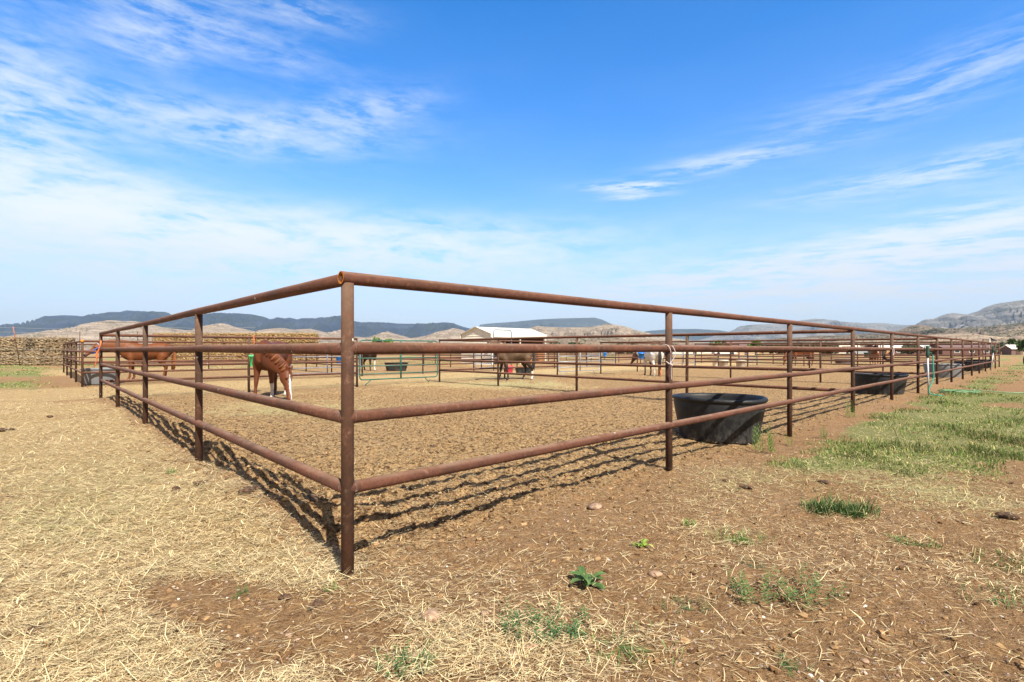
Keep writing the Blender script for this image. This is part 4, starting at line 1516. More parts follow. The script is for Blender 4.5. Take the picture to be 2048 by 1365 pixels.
POS = {2: ['left one', 'right one'],
       7: ['at its left end', 'second from its left end', 'third from its left end', 'in its middle', 'third from its right end', 'second from its right end', 'at its right end']}


def place_bales(x0, y0, d, n, tiers, lx, ly, lz, label, group, srcs, skip=(), zb=0.0):
    """rows of big bales along direction d"""
    rz = math.atan2(d[1], d[0])
    for t_ in range(tiers):
        for i in range(n):
            if (i, t_) in skip:
                continue
            src = srcs[(i + t_ * 2) % len(srcs)]
            o = src if not src.get('used') else src.copy()
            if src.get('used'):
                C.objects.link(o)
            src['used'] = 1
            j = random.uniform(-.06, .06)
            o.location = (x0 + d[0] * (i + .5) * lx + j, y0 + d[1] * (i + .5) * lx + j, t_ * lz + zb)
            o.rotation_euler = (0, 0, rz + random.uniform(-.05, .05) + (math.pi if random.random() < .5 else 0))
            tag(o, label[t_] + (', ' + POS[n][i] if n in POS else ''), 'hay bale', group)


random.seed(4)
srcA = [bale_mesh('hay_bale', 2.05, 1.2, 1.12, 101, (.78, .80, 1.0)), bale_mesh('hay_bale', 2.05, 1.2, 1.12, 102, (.78, .80, 1.0))]
place_bales(-43.95, 42.3, (1, .0), 2, 2, 2.08, 1.2, 1.13, ['straw bale at the bottom of the left stack behind the leaning post', 'straw bale on top of the left stack behind the leaning post'],
            'bales in the leftmost stack', srcA)
srcB = [bale_mesh('hay_bale', 1.57, 1.2, 1.1, 103, (.78, .80, 1.0)), bale_mesh('hay_bale', 1.57, 1.2, 1.1, 104, (.78, .80, 1.0))]
place_bales(-38.9, 41.2, (1, .0), 2, 1, 1.60, 1.2, 1.12, ['straw bale at the bottom of the stack right of the leaning post'], 'bales in the stack by the side fence', srcB)
srcB2 = [bale_mesh('hay_bale', 1.19, 1.15, 1.08, 113, (.78, .80, 1.0)), bale_mesh('hay_bale', 1.19, 1.15, 1.08, 114, (.78, .80, 1.0))]
place_bales(-38.15, 41.25, (1, .0), 2, 1, 1.22, 1.2, 1.12, ['straw bale on top of the stack right of the leaning post'], 'bales in the stack by the side fence', srcB2, zb=1.12)
srcC = [bale_mesh('hay_bale', 2.4, 1.2, .98, 105, (.92, .86, .8)), bale_mesh('hay_bale', 2.4, 1.2, .98, 106, (.92, .86, .8)), bale_mesh('hay_bale', 2.4, 1.2, .98, 107, (.92, .86, .8))]
xc, yc = atY(313, 54.0)
place_bales(xc, 54.0, (1, .0), 7, 3, 2.42, 1.2, .98, ['straw bale in the bottom tier of the long hay stack', 'straw bale in the middle tier of the long hay stack', 'straw bale in the top tier of the long hay stack'],
            'bales in the long hay stack', srcC)

# elk fence of wire with leaning T-posts
ef = thing('wire_fence', 'tall wire fence with a leaning orange topped post in front of the left stacks', 'fence', (-41, 39.9, 0), 0)
for i in range(5):
    m = MB()
    b_ = 2.6 + i * 4.6
    lean = -.55 if i == 0 else random.uniform(-.1, .1)
    m.tube([(b_, 0, -.1), (b_ + lean, 0, 3.02 if i == 0 else 2.7)], .026, 6)
    o = m.build('post', M['orange'] if i == 0 else M['rustpost'], ef)
    if i == 0:
        o.data.materials[0] = M['rustpost']
        m = MB()
        m.tube([(b_ + lean * .62, 0, 1.9), (b_ + lean, 0, 3.06)], .032, 6)
        m.build('painted_top', M['faded'], o)
for z in (2.95, 2.6, 2.2, 1.3, .7):
    m = MB()
    m.tube([(x_, 0, z + .05 * math.sin(x_)) for x_ in np.linspace(-8, 21, 26)], .008, 4)
    m.build('wire', M['wire'], ef)


# ------------------------------------------------------------------ buildings
def shelter():
    ax, ay = -1.64, 42.0
    r = thing('carport', 'white roofed metal shelter with cream gable behind the middle pens', 'shelter', (ax, ay, 0), FR)
    L, Wd = 6.5, 4.17
    eb, et, pk = 2.30, 2.58, 3.22
    # local x along length, local y across (left direction)
    th = .05
    m = MB()
    out = [(-.0, eb), (-.0, et), (Wd / 2, pk), (Wd + .0, et), (Wd + .0, eb)]
    inn = [(th, eb), (th, et - .02), (Wd / 2, pk - th), (Wd - th, et - .02), (Wd - th, eb)]
    vs, fs = [], []
    for x_ in (-.12, L + .12):
        for (y_, z_) in out: vs.append((x_, y_ , z_))
        for (y_, z_) in inn: vs.append((x_, y_, z_))
    for i in range(4):
        fs.append((i, i + 1, i + 11, i + 10))
        fs.append((5 + i, 15 + i, 16 + i, 6 + i))
        fs.append((i, 5 + i, 6 + i, i + 1))
        fs.append((10 + i, 11 + i, 16 + i, 15 + i))
    fs.append((0, 10, 15, 5)); fs.append((4, 9, 19, 14))
    m.add(vs, fs)
    # standing ribs
    for q in range(9):
        y_ = -.004
        x_ = -.12 + (L + .24) * q / 8
        m.tube([(x_, .0, et + .01), (x_, Wd / 2, pk + .012), (x_, Wd, et + .01)], .014, 5)
    m.build('roof', M['white_metal'], r, smooth=False)
    # gable end wall: lap siding
    m = MB()
    zz = 0.0
    while zz < pk - .08:
        z2 = min(zz + .22, pk - .03)
        def half(z):
            return Wd / 2 - .03 if z <= et else max(.03, (Wd / 2 - .03) * (pk - z) / (pk - et))
        h0, h1_ = half(zz), half(z2)
        c = Wd / 2
        x0, x1 = .02, .055
        vs = [(x0 - .02, c - h0, zz), (x0 - .02, c + h0, zz), (x1 - .02, c + h1_, z2), (x1 - .02, c - h1_, z2),
              (.09, c - h0, zz), (.09, c + h0, zz), (.09, c + h1_, z2), (.09, c - h1_, z2)]
        m.add(vs, [(0, 3, 2, 1), (4, 5, 6, 7), (0, 1, 5, 4), (2, 3, 7, 6), (0, 4, 7, 3), (1, 2, 6, 5)])
        zz = z2
        if z2 >= pk - .04: break
    m.build('gable_wall', M['cream'], r, smooth=False)
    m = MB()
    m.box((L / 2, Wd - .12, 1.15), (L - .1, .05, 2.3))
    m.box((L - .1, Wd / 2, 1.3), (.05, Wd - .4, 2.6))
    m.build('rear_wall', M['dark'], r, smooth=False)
    m = MB()
    m.box((L * .82, .10, .62), (L * .34, .05, 1.24))
    for q in range(5):
        m.box((L * .82, .07, .15 + q * .25), (L * .34, .02, .03))
    m.build('board_panel', M['brownwall'], r, smooth=False)
    for x_ in (.05, L * .5, L - .05):
        m = MB()
        m.box((x_, .03, 1.15), (.09, .09, 2.3))
        m.build('post', M['white_metal'], r, smooth=False)
    return r


shelter()


def house(label, x, y, L, Wd, eave, pk, rz, wall, roof, cat='building', name='house', over=.3, wins=2, group=None):
    r = thing(name, label, cat, (x, y, 0), rz, group)
    m = MB()
    vs = [(-L / 2, -Wd / 2, 0), (L / 2, -Wd / 2, 0), (L / 2, Wd / 2, 0), (-L / 2, Wd / 2, 0), (-L / 2, -Wd / 2, eave), (L / 2, -Wd / 2, eave), (L / 2, Wd / 2, eave), (-L / 2, Wd / 2, eave),
          (-L / 2, 0, pk - .05), (L / 2, 0, pk - .05)]
    fs = [(0, 1, 5, 4), (2, 3, 7, 6), (1, 2, 6, 9, 5), (3, 0, 4, 8, 7)]
    m.add(vs, fs).build('wall', wall, r, smooth=False)
    m = MB()
    a = L / 2 + over; b = Wd / 2 + over
    ez = eave - over * (pk - eave) / (Wd / 2)
    vs = [(-a, -b, ez), (a, -b, ez), (a, 0, pk), (-a, 0, pk), (-a, b, ez), (a, b, ez)]
    vs += [(p[0], p[1], p[2] + .14) for p in vs]
    fs = [(0, 3, 2, 1), (3, 4, 5, 2), (6, 7, 8, 9), (9, 8, 11, 10), (0, 1, 7, 6), (4, 10, 11, 5), (0, 6, 9, 3), (3, 9, 10, 4), (1, 2, 8, 7), (2, 5, 11, 8)]
    m.add(vs, fs).build('roof', roof, r, smooth=False)
    for i in range(wins):
        xx = -L / 2 + L * (i + 1) / (wins + 1)
        m = MB(); m.box((xx, -Wd / 2 - .02, eave * .55), (1.3, .06, 1.0))
        w = m.build('window', M['white_metal'], r, smooth=False)
        m = MB(); m.box((xx, -Wd / 2 - .055, eave * .55), (1.1, .02, .8))
        m.build('pane', M['glass'], w, smooth=False)
    m = MB(); m.box((L * .08, -Wd / 2 - .03, 1.0), (.95, .06, 2.0))
    m.build('door', M['dark'], r, smooth=False)
    return r


hx_, hy_ = atY(1478, 120)
house('brown roofed tan house between two green trees beyond the pens', hx_, hy_, 6.6, 5, 2.1, 3.25, .05, M['tanwall'], M['roofbrown'])
hx_, hy_ = atY(1783, 128)
house('long low barn with a white roof behind the far brown horse', hx_, hy_, 10.5, 5, 1.75, 2.55, .0, M['redbarn'], M['white_metal'], name='barn', cat='barn', wins=3)
hx_, hy_ = atY(1852, 128)
house('second white roofed barn, behind the nearer hydrant', hx_, hy_, 7.5, 5, 1.75, 2.55, .0, M['redbarn'], M['white_metal'], name='barn', cat='barn', wins=2)
hx_, hy_ = atY(1925, 125)
house('dull red barn with a dark roof behind the far end of the fence', hx_, hy_, 14, 5, 1.7, 2.4, .0, M['redbarn'], M['roofbrown'], name='barn', cat='barn', wins=3)
hx_, hy_ = atY(2024, 118)
house('small pale roofed shed in the field at the right edge', hx_, hy_, 2.6, 2.4, 1.5, 2.2, .0, M['roofbrown'], M['cream'], name='shed', cat='shed', wins=0)
hx_, hy_ = atY(1375, 140)
house('low grey roofed house left of the brown roofed one', hx_, hy_, 12, 6, 1.7, 2.5, .0, M['cream'], M['roofbrown'], wins=3)


def vehicle(label, px, Y, kind='car', rz=0.0, paint=None):
    x, y = atY(px, Y)
    r = thing('parked_car' if kind == 'car' else 'horse_trailer', label, kind, (x, y, 0), rz)
    paint = paint or M['carwhite']
    m = MB()
    if kind == 'car':
        out = [(-2.3, .35), (-2.3, .95), (-1.9, 1.05), (-1.3, 1.65), (.5, 1.68), (1.2, 1.1), (2.1, .98), (2.3, .7), (2.3, .35)]
    else:
        out = [(-2.3, .45), (-2.3, 2.2), (-2.1, 2.3), (1.8, 2.3), (2.3, 2.0), (2.5, .8), (2.4, .45)]
    n = len(out)
    vs = [(a, -.85, b) for a, b in out] + [(a, .85, b) for a, b in out]
    fs = [tuple(range(n)), tuple(range(2 * n - 1, n - 1, -1))] + [(i, i + n, (i + 1) % n + n, (i + 1) % n) for i in range(n)]
    m.add(vs, fs).build('body', paint, r, smooth=False)
    m = MB()
    if kind == 'car':
        m.add([(-1.5, -.87, 1.12), (.85, -.87, 1.12), (.4, -.87, 1.55), (-1.2, -.87, 1.55)], [(0, 1, 2, 3)])
        m.add([(-1.5, .87, 1.12), (.85, .87, 1.12), (.4, .87, 1.55), (-1.2, .87, 1.55)], [(3, 2, 1, 0)])
    else:
        m.box((-.2, -.86, 1.75), (3.0, .03, .3))
    m.build('window', M['glass'], r, smooth=False)
    for xx in ((-1.5, 1.45) if kind == 'car' else (-.5, .45)):
        for sg in (-1, 1):
            m = MB()
            m.tube([(xx, sg * .70, .34), (xx, sg * .9, .34)], .34, 18)
            m.build('wheel', M['tyre'], r)
    return r


vehicle('small white car parked beyond the fences in front of the brown roofed house', 1448, 108)
vehicle('cream horse trailer parked beyond the last pens', 1693, 105, 'trailer', .1, M['cream'])
vehicle('pale blue grey car parked right of the cream trailer', 1716, 105, 'car', .1, M['greysteel'])


# large tyre at the right edge
tx, ty = atY(2054, 40)
tr_ = thing('tractor_tyre', 'big black tyre standing on edge in the grass at the right edge', 'tyre', (tx, ty, .42), .5)
m = MB()
for rr, w in ((.42, .14),):
    n1, n2 = 36, 12
    vs, fs = [], []
    for i in range(n1):
        q = 2 * math.pi * i / n1
        for j in range(n2):
            p = 2 * math.pi * j / n2
            r_ = rr - .13 + .13 * math.cos(p)
            vs.append((r_ * math.cos(q), .15 * math.sin(p), r_ * math.sin(q)))
    for i in range(n1):
        for j in range(n2):
            fs.append((i * n2 + j, ((i + 1) % n1) * n2 + j, ((i + 1) % n1) * n2 + (j + 1) % n2, i * n2 + (j + 1) % n2))
    m.add(vs, fs)
for i in range(30):
    q = 2 * math.pi * i / 30
    m.box((.425 * math.cos(q), 0, .425 * math.sin(q)), (.03, .22, .03))
m.build('tyre_tread', M['tyre'], tr_)
m = MB(); m.tube([(0, -.06, 0), (0, .06, 0)], .17, 20)
m.build('rim', M['greysteel'], tr_)

# thin pipe frame and a black bird at the far end
fx, fy = st(12.2 * SP, .4)
pf = thing('tall_frame', 'thin tall pipe frame above the far end of the long fence', 'frame', (fx, fy, 0), FR)
m = MB()
m.tube([(0, 0, 0), (0, 0, 1.95), (6.4, 0, 1.95), (6.4, 0, 0)], .025, 8)
m.build('frame_tube', M['rustpost'], pf)
m = MB(); m.tube([(6.5, .1, 0), (6.5, .1, 2.05)], .03, 8)
m.build('white_upright', M['white_metal'], pf)
bx_, by_ = st(12.0 * SP + 1.6, 0)
bd = MB()
bd.loft([((-.20, 0, 1.86), (1, 0, .5), (0, 0, 1), .02, .012), ((-.08, 0, 1.88), (1, 0, .5), (0, 0, 1), .05, .05), ((.02, 0, 1.93), (1, 0, .8), (0, 0, 1), .065, .07), ((.07, 0, 1.99), (.6, 0, 1), (0, 0, 1), .04, .04),
         ((.10, 0, 2.03), (1, 0, .3), (0, 0, 1), .035, .035), ((.17, 0, 2.03), (1, 0, 0), (0, 0, 1), .008, .008)], 12)
bd.tube([(0, .02, 1.88), (0, .02, 1.735)], .006, 5)
bd.tube([(0, -.02, 1.88), (0, -.02, 1.735)], .006, 5)
bo = bd.build('bird', M['bird'], loc=(bx_, by_, 0))
bo.rotation_euler = (0, 0, 2.6)
tag(bo, 'black bird perched on the top rail near the far end', 'bird')


# ------------------------------------------------------------------ trees and shrubs
def tree(label, px, Y, top_py, wid, colr, seed, group='trees beyond the corral', conifer=False, name='tree', cat='tree', base=0.0):
    x, y = atY(px, Y)
    r_ = np.random.default_rng(seed)
    hgt = CH + (HZ - top_py) * Y / F
    root = thing(name, label, cat, (x, y, 0), 0, group)
    m = MB()
    m.tube([(0, 0, -.2), (.05, 0, hgt * .35), (0, .05, hgt * .75)], [hgt * .05, hgt * .035, hgt * .012], 8)
    for q in range(6):
        a = q * 1.05
        m.tube([(0, 0, hgt * (.25 + .06 * q)), (math.cos(a) * wid * .35, math.sin(a) * wid * .35, hgt * (.45 + .06 * q))], [hgt * .02, hgt * .006], 5)
    m.build('trunk', M['bark'], root)
    N = 1500
    nc = 16
    cc = np.stack([r_.normal(0, wid * .28, nc), r_.normal(0, wid * .28, nc), hgt * r_.uniform(.30, .88, nc)], 1)
    rad = wid * r_.uniform(.13, .26, nc)
    w_ = r_.integers(0, nc, N)
    d = r_.normal(0, 1, (N, 3)); d /= np.linalg.norm(d, axis=1)[:, None]
    p = cc[w_] + d * (rad[w_] * r_.uniform(.5, 1.1, N))[:, None]
    p[:, 2] = np.clip(p[:, 2], .1, hgt)
    u = r_.normal(0, 1, (N, 3)); u /= np.linalg.norm(u, axis=1)[:, None]
    v = np.cross(u, r_.normal(0, 1, (N, 3))); v /= np.linalg.norm(v, axis=1)[:, None]
    sz = wid * .045 * r_.uniform(.6, 1.4, N)[:, None]
    u *= sz; v *= sz * .7
    vv = np.stack([p - u - v, p + u - v, p + u + v, p - u + v], 1).reshape(-1, 3)
    g = r_.uniform(.6, 1.4, N)
    c4 = np.stack([colr[0] * g, colr[1] * g, colr[2] * g, np.ones(N)], 1).repeat(4, 0)
    o = fast_mesh('crown', vv, np.arange(N * 4).reshape(-1, 4), M['leaf'], {'Col': c4})
    o.parent = root
    return root


GRN = (.10, .20, .035)
DGR = (.045, .075, .03)
SAGE = (.13, .15, .095)
tree('bright green round tree left of the brown roofed house', 1431, 118, 681, 2.6, GRN, 1)
tree('bright green tree right of the brown roofed house', 1511, 112, 679, 2.6, GRN, 2)
tree('dark bush beside the right green tree', 1526, 112, 690, 1.8, DGR, 3, name='bush', cat='bush')
tree('dark green tree cut off by the right edge', 2052, 95, 671, 3.2, (.06, .10, .03), 4)
tree('yellow green tree top above the green gate', 764, 120, 675, 4.0, (.16, .24, .04), 5)
tree('dark tree in the gap between the two left stacks', 57, 62, 682, 3.0, DGR, 6)
gx = 'scrub bushes on the horizon'
rr_ = random.Random(9)
spots = [(640, 'left of the corner post'), (860, 'behind the green gate'), (1110, 'right of the white shelter'), (1150, 'second right of the white shelter'), (1245, 'left of the white horse'), (1330, 'behind the rope post'),
         (1560, 'above the far grazing chestnut'), (1600, 'right of the far grazing chestnut'), (1655, 'left of the cream trailer'), (1745, 'behind the far brown horse'), (1820, 'between the two white roofed barns'),
         (1880, 'right of the nearer hydrant'), (1975, 'behind the farther hydrant'), (2008, 'left of the pale roofed shed')]
for i, (px_, w_) in enumerate(spots):
    tree('grey green scrub bush ' + w_, px_, rr_.uniform(95, 150), rr_.uniform(686, 692), rr_.uniform(2.5, 5.5), SAGE if i % 3 else DGR, 50 + i, group=gx, name='bush', cat='bush')


# ------------------------------------------------------------------ straw, grass, clods
def sample(n, rmin, rmax, amax=52):
    r = rmin * (rmax / rmin) ** rng.random(n)
    a = R(1) * rng.uniform(-amax, amax, n)
    return np.sin(a) * r, np.cos(a) * r, r


def strips(X, Y, Z, dirx, diry, tilt, L, Wd, curve, cols, name, mat):
    n = len(X)
    d = np.stack([dirx, diry, tilt], 1)
    s = np.stack([-diry, dirx, np.zeros(n)], 1)
    c = np.stack([X, Y, Z], 1)
    vs = []
    for q in (-1, 0, 1):
        p = c + d * (L * .5 * q)[:, None] + s * (curve * L * (1 - q * q))[:, None]
        if q: p[:, 2] += 0
        w = Wd * (.6 if q else 1.0)
        vs += [p - s * (w * .5)[:, None], p + s * (w * .5)[:, None]]
    V = np.stack(vs, 1).reshape(-1, 3)
    b = np.arange(n)[:, None] * 6
    Fq = np.concatenate([b + np.array([[0, 1, 3, 2]]), b + np.array([[2, 3, 5, 4]])], 0)
    return fast_mesh(name, V, Fq, mat, {'Col': cols.repeat(6, 0)})


def make_straw():
    X, Y, r = sample(620000, 1.5, 18, 53)
    straw, grass, pen, hay = masks(X, Y)
    p = np.clip(straw, 0, 1) ** 1.5 * .95 + .045 + .10 * pen
    p = np.maximum(p * (1 - .5 * grass), .30 * grass)
    keep = rng.random(len(X)) < p
    X, Y, r, straw, pen, hay = X[keep], Y[keep], r[keep], straw[keep], pen[keep], hay[keep]
    n = len(X)
    th = rng.normal(.35, .75, n)
    th = np.where(rng.random(n) < .5, rng.uniform(0, math.pi, n), th)
    L = rng.gamma(1.8, .030, n) + .008
    L = L * np.where(pen > .5, .6, 1.0) * np.where(straw < .45, .72, 1.0)
    L = np.where(rng.random(n) < .02, L * 2.0, L)
    Wd = rng.uniform(.0008, .0026, n) * (1 + r * .14)
    Wd = np.where(rng.random(n) < .03, Wd * 1.8, Wd)
    lift = rng.random(n) ** 2.5 * .045
    Z = H(X, Y) + .004 + lift
    tilt = rng.normal(0, .10, n) * (1 + lift * 40)
    g = rng.uniform(.30, 1.15, n)
    a = np.array([.92, .74, .44]); b_ = np.array([.58, .54, .25]); c_ = np.array([.40, .23, .09])
    w = rng.random(n)
    col = np.where((w < .16)[:, None], c_, a)
    hk = (rng.random(n) < hay * .8)
    col = np.where(hk[:, None], b_, col)
    col = col * g[:, None]
    cols = np.concatenate([np.clip(col, 0, .92), np.ones((n, 1))], 1)
    o = strips(X, Y, Z, np.cos(th), np.sin(th), tilt, L, Wd, rng.normal(0, .06, n), cols, 'straw_litter', M['straw'])
    tag(o, 'loose straw and hay stems scattered over the ground', None, None, 'stuff')


make_straw()


def blades(X, Y, hgt, wd, lean, cols, name, mat, zs=None, flat=None):
    n = len(X)
    a = rng.uniform(0, 2 * math.pi, n)
    dx, dy = np.cos(a), np.sin(a)
    b = rng.uniform(0, 2 * math.pi, n)
    sx, sy = np.cos(b), np.sin(b)
    Z = H(X, Y) if zs is None else zs
    base = np.stack([X, Y, Z - .005], 1)
    s = np.stack([sx, sy, np.zeros(n)], 1)
    mid = base + np.stack([dx * lean * hgt * .35, dy * lean * hgt * .35, hgt * .6], 1)
    tip = base + np.stack([dx * lean * hgt, dy * lean * hgt, hgt * np.sqrt(np.clip(1 - lean ** 2 * .5, .2, 1))], 1)
    w = wd[:, None] * .5
    V = np.stack([base - s * w, base + s * w, mid - s * w * .8, mid + s * w * .8, tip - s * w * .12, tip + s * w * .12], 1).reshape(-1, 3)
    q = np.arange(n)[:, None] * 6
    Fq = np.concatenate([q + np.array([[0, 1, 3, 2]]), q + np.array([[2, 3, 5, 4]])], 0)
    return fast_mesh(name, V, Fq, mat, {'Col': cols.repeat(6, 0)})


def grass_cols(n, dry=.25):
    g = rng.uniform(.6, 1.35, n)
    w = rng.random(n)
    c = np.where((w < dry)[:, None], np.array([.52, .46, .20]), np.array([.12, .215, .045]))
    c = np.where(((w > .7))[:, None], np.array([.24, .31, .075]), c) * g[:, None]
    return np.concatenate([np.clip(c, 0, .8), np.ones((n, 1))], 1)


def make_grass():
    n0 = 420000
    r = 5.0 * (60 / 5.0) ** rng.random(n0)
    a = R(1) * rng.uniform(-50, 50, n0)
    X, Y = np.sin(a) * r, np.cos(a) * r
    straw, grass, pen, hay = masks(X, Y)
    cl = fbm(X * 1.1, Y * 1.1, 5, 91, .62)
    p = np.clip(grass * .75 + cl * 2.0 * (grass > .04) - .10, 0, 1)
    keep = rng.random(n0) < p
    X, Y, r = X[keep], Y[keep], r[keep]
    n = len(X)
    h = rng.uniform(.015, .060, n) * (.6 + .9 * sstep(-.3, .4, fbm(X * 1.7, Y * 1.7, 3, 97))) * (1 + .5 * (fbm(X, Y, 2, 93) > .1))
    o = blades(X, Y, h, .003 + .0007 * r, rng.uniform(.2, 1.1, n), grass_cols(n, .30) * np.concatenate([np.repeat((1 - .45 * sstep(.0, .35, fbm(X * 1.7, Y * 1.7, 3, 97)))[:, None], 3, 1), np.ones((n, 1))], 1), 'grass', M['leaf'])
    tag(o, 'short green and drying grass outside the fences', None, None, 'stuff')


make_grass()


def ico():
    t = (1 + 5 ** .5) / 2
    v = np.array([(-1, t, 0), (1, t, 0), (-1, -t, 0), (1, -t, 0), (0, -1, t), (0, 1, t), (0, -1, -t), (0, 1, -t), (t, 0, -1), (t, 0, 1), (-t, 0, -1), (-t, 0, 1)], float)
    v /= np.linalg.norm(v[0])
    f = [(0, 11, 5), (0, 5, 1), (0, 1, 7), (0, 7, 10), (0, 10, 11), (1, 5, 9), (5, 11, 4), (11, 10, 2), (10, 7, 6), (7, 1, 8), (3, 9, 4), (3, 4, 2), (3, 2, 6), (3, 6, 8), (3, 8, 9), (4, 9, 5), (2, 4, 11), (6, 2, 10), (8, 6, 7), (9, 8, 1)]
    return v, np.array(f)


def ico2():
    v, f = ico()
    v = list(map(tuple, v)); cache = {}
    def mid(a, b):
        k_ = (min(a, b), max(a, b))
        if k_ not in cache:
            p = (np.array(v[a]) + np.array(v[b])) / 2
            v.append(tuple(p / np.linalg.norm(p)))
            cache[k_] = len(v) - 1
        return cache[k_]
    nf = []
    for a, b, c in f:
        ab, bc, ca = mid(a, b), mid(b, c), mid(c, a)
        nf += [(a, ab, ca), (b, bc, ab), (c, ca, bc), (ab, bc, ca)]
    return np.array(v), np.array(nf)


def make_clods(n0, rmin, rmax, smin, smax, name, label, colsrc, pen_only=True, dens=.07):
    X, Y, r = sample(n0, rmin, rmax, 52)
    straw, grass, pen, hay = masks(X, Y)
    cl = fbm(X * 1.4, Y * 1.4, 3, 95)
    s__, t__ = to_st(X, Y)
    bank = np.exp(-((s__ - .3) / .45) ** 2) * sstep(.3, 1, t__) + .7 * np.exp(-((t__ - .3) / .4) ** 2) * sstep(.4, 1, s__)
    p = (pen * (.4 + 1.2 * cl) + (1 - pen) * dens * (1 - straw) + .45 * bank) if pen_only else (1 - pen) * (1 - straw * .9) * dens
    keep = rng.random(n0) < p
    X, Y, r = X[keep], Y[keep], r[keep]
    n = len(X)
    iv, jf = ico()
    sc = (smin + (smax - smin) * rng.random(n) ** 3)
    sq = np.stack([rng.uniform(.8, 1.3, n), rng.uniform(.7, 1.1, n), rng.uniform(.45, .8, n)], 1) * sc[:, None]
    a = rng.uniform(0, 6.28, n)
    jit = rng.uniform(.45, 1.5, (n, 12, 1))
    if pen_only: sq = sq * (1 + .8 * bank[keep] * rng.random(n) ** 3)[:, None]
    P = iv[None] * jit * sq[:, None, :]
    x_ = P[..., 0] * np.cos(a)[:, None] - P[..., 1] * np.sin(a)[:, None]
    y_ = P[..., 0] * np.sin(a)[:, None] + P[..., 1] * np.cos(a)[:, None]
    Z = H(X, Y) + sc * .25
    V = np.stack([x_ + X[:, None], y_ + Y[:, None], P[..., 2] + Z[:, None]], -1).reshape(-1, 3)
    Fq = (jf[None] + (np.arange(n) * 12)[:, None, None]).reshape(-1, 3)
    g = rng.uniform(.6, 1.3, n)
    cs = np.array(colsrc)[rng.integers(0, len(colsrc), n)] * g[:, None]
    cols = np.concatenate([cs, np.ones((n, 1))], 1)
    o = fast_mesh(name, V, Fq, M['clod'], {'Col': cols.repeat(12, 0)}, smooth=False)
    tag(o, label, None, None, 'stuff')


make_clods(120000, 2.2, 26, .003, .019, 'soil_clods', 'crumbled dung and soil clods on the ground', [(.22, .13, .065), (.12, .065, .032), (.27, .165, .085), (.32, .205, .105)])
make_clods(7000, 1.7, 9, .002, .010, 'gravel', 'small pebbles in the dirt', [(.45, .33, .27), (.36, .27, .22), (.52, .45, .40), (.30, .19, .14)], pen_only=False, dens=.8)


# ------------------------------------------------------------------ single clumps, stones, weeds
iv2, if2 = ico2()


def lump(name, label, cat, px, py, size, mat, flat=.55, group=None, seed=0, clusters=1):
    x, y = at(px, py)
    r_ = np.random.default_rng(seed + int(px))
    z = h1(x, y)
    V, Fs = [], []
    for c in range(clusters):
        off = r_.normal(0, size * .45, 3) if clusters > 1 else np.zeros(3)
        off[2] = abs(off[2]) * .4
        s_ = size * (r_.uniform(.35, .6) if clusters > 1 else 1)
        nrm = r_.normal(0, 1, (6, 3))
        disp = 1 + .13 * sum(np.sin(iv2 @ (nrm[q] * 2.2) + q) for q in range(6)) / 2
        P = iv2 * disp[:, None] * s_ * np.array([1.2, .9, flat]) + off
        P[:, 2] += s_ * flat * .5
        V.append(P); Fs.append(if2 + c * len(iv2))
    o = fast_mesh(name, np.vstack(V), np.vstack(Fs), mat, None, smooth=clusters == 1)
    o.location = (x, y, z)
    tag(o, label, cat, group)
    return o


cg = 'dried manure clumps'
for px_, py_, sz_, lb in ((1495, 979, .045, 'dark round manure clump on bare dirt below the first long-fence bay'), (1450, 965, .035, 'smaller manure clump left of the dark round one'),
                          (1545, 922, .03, 'small manure clump in the dirt in front of the nearest black tank'), (1648, 967, .05, 'flat manure clump just above the big grass tuft'),
                          (2010, 1038, .07, 'flattened manure clump in pale hay near the right edge'), (70, 1268, .045, 'flat dark clod in the straw at lower left'),
                          (570, 1196, .032, 'round clod at the edge of the bare patch, left of the near corner post'), (634, 1208, .035, 'broken clod just left of the near corner post'),
                          (405, 1004, .06, 'dark manure clump on the straw mound by the left fence'), (350, 1006, .05, 'brown clod in the straw left of the mound clump'),
                          (500, 1025, .065, 'dark manure clump at the shadow of the left fence'), (525, 955, .055, 'manure lump just inside the left rails'), (630, 1020, .07, 'large dark manure lump inside the corner'),
                          (868, 892, .045, 'dark clod inside the nearest pen, right of the corner post'), (100, 839, .05, 'dark flat stone-like clod far out in the straw at left edge'), (10, 864, .07, 'dark clump at the left picture edge')):
    lump('manure_clump', lb, 'manure', px_, py_, sz_, M['manure'], .6, cg, 3, clusters=6)
for px_, py_, sz_, lb in ((1060, 1300, .028, 'oblong pinkish stone at the bottom middle'), (1028, 1312, .024, 'rounded stone touching the oblong pinkish one'), (970, 1228, .020, 'pale flat chip of stone left of the feathery weed'),
                          (860, 1235, .05, 'wide flat pinkish stone half buried in straw'), (1190, 1022, .05, 'flat pinkish stone in the dirt right of the long shadows'), (1310, 1150, .035, 'long pale pink stone right of the broad leaved weed'),
                          (578, 1265, .016, 'small white-blue pebble on the bare patch'), (1730, 1328, .016, 'pale pebble low on the right')):
    lump('stone', lb, 'stone', px_, py_, sz_, M['pinkrock'], .5, 'stones in the dirt', 11)


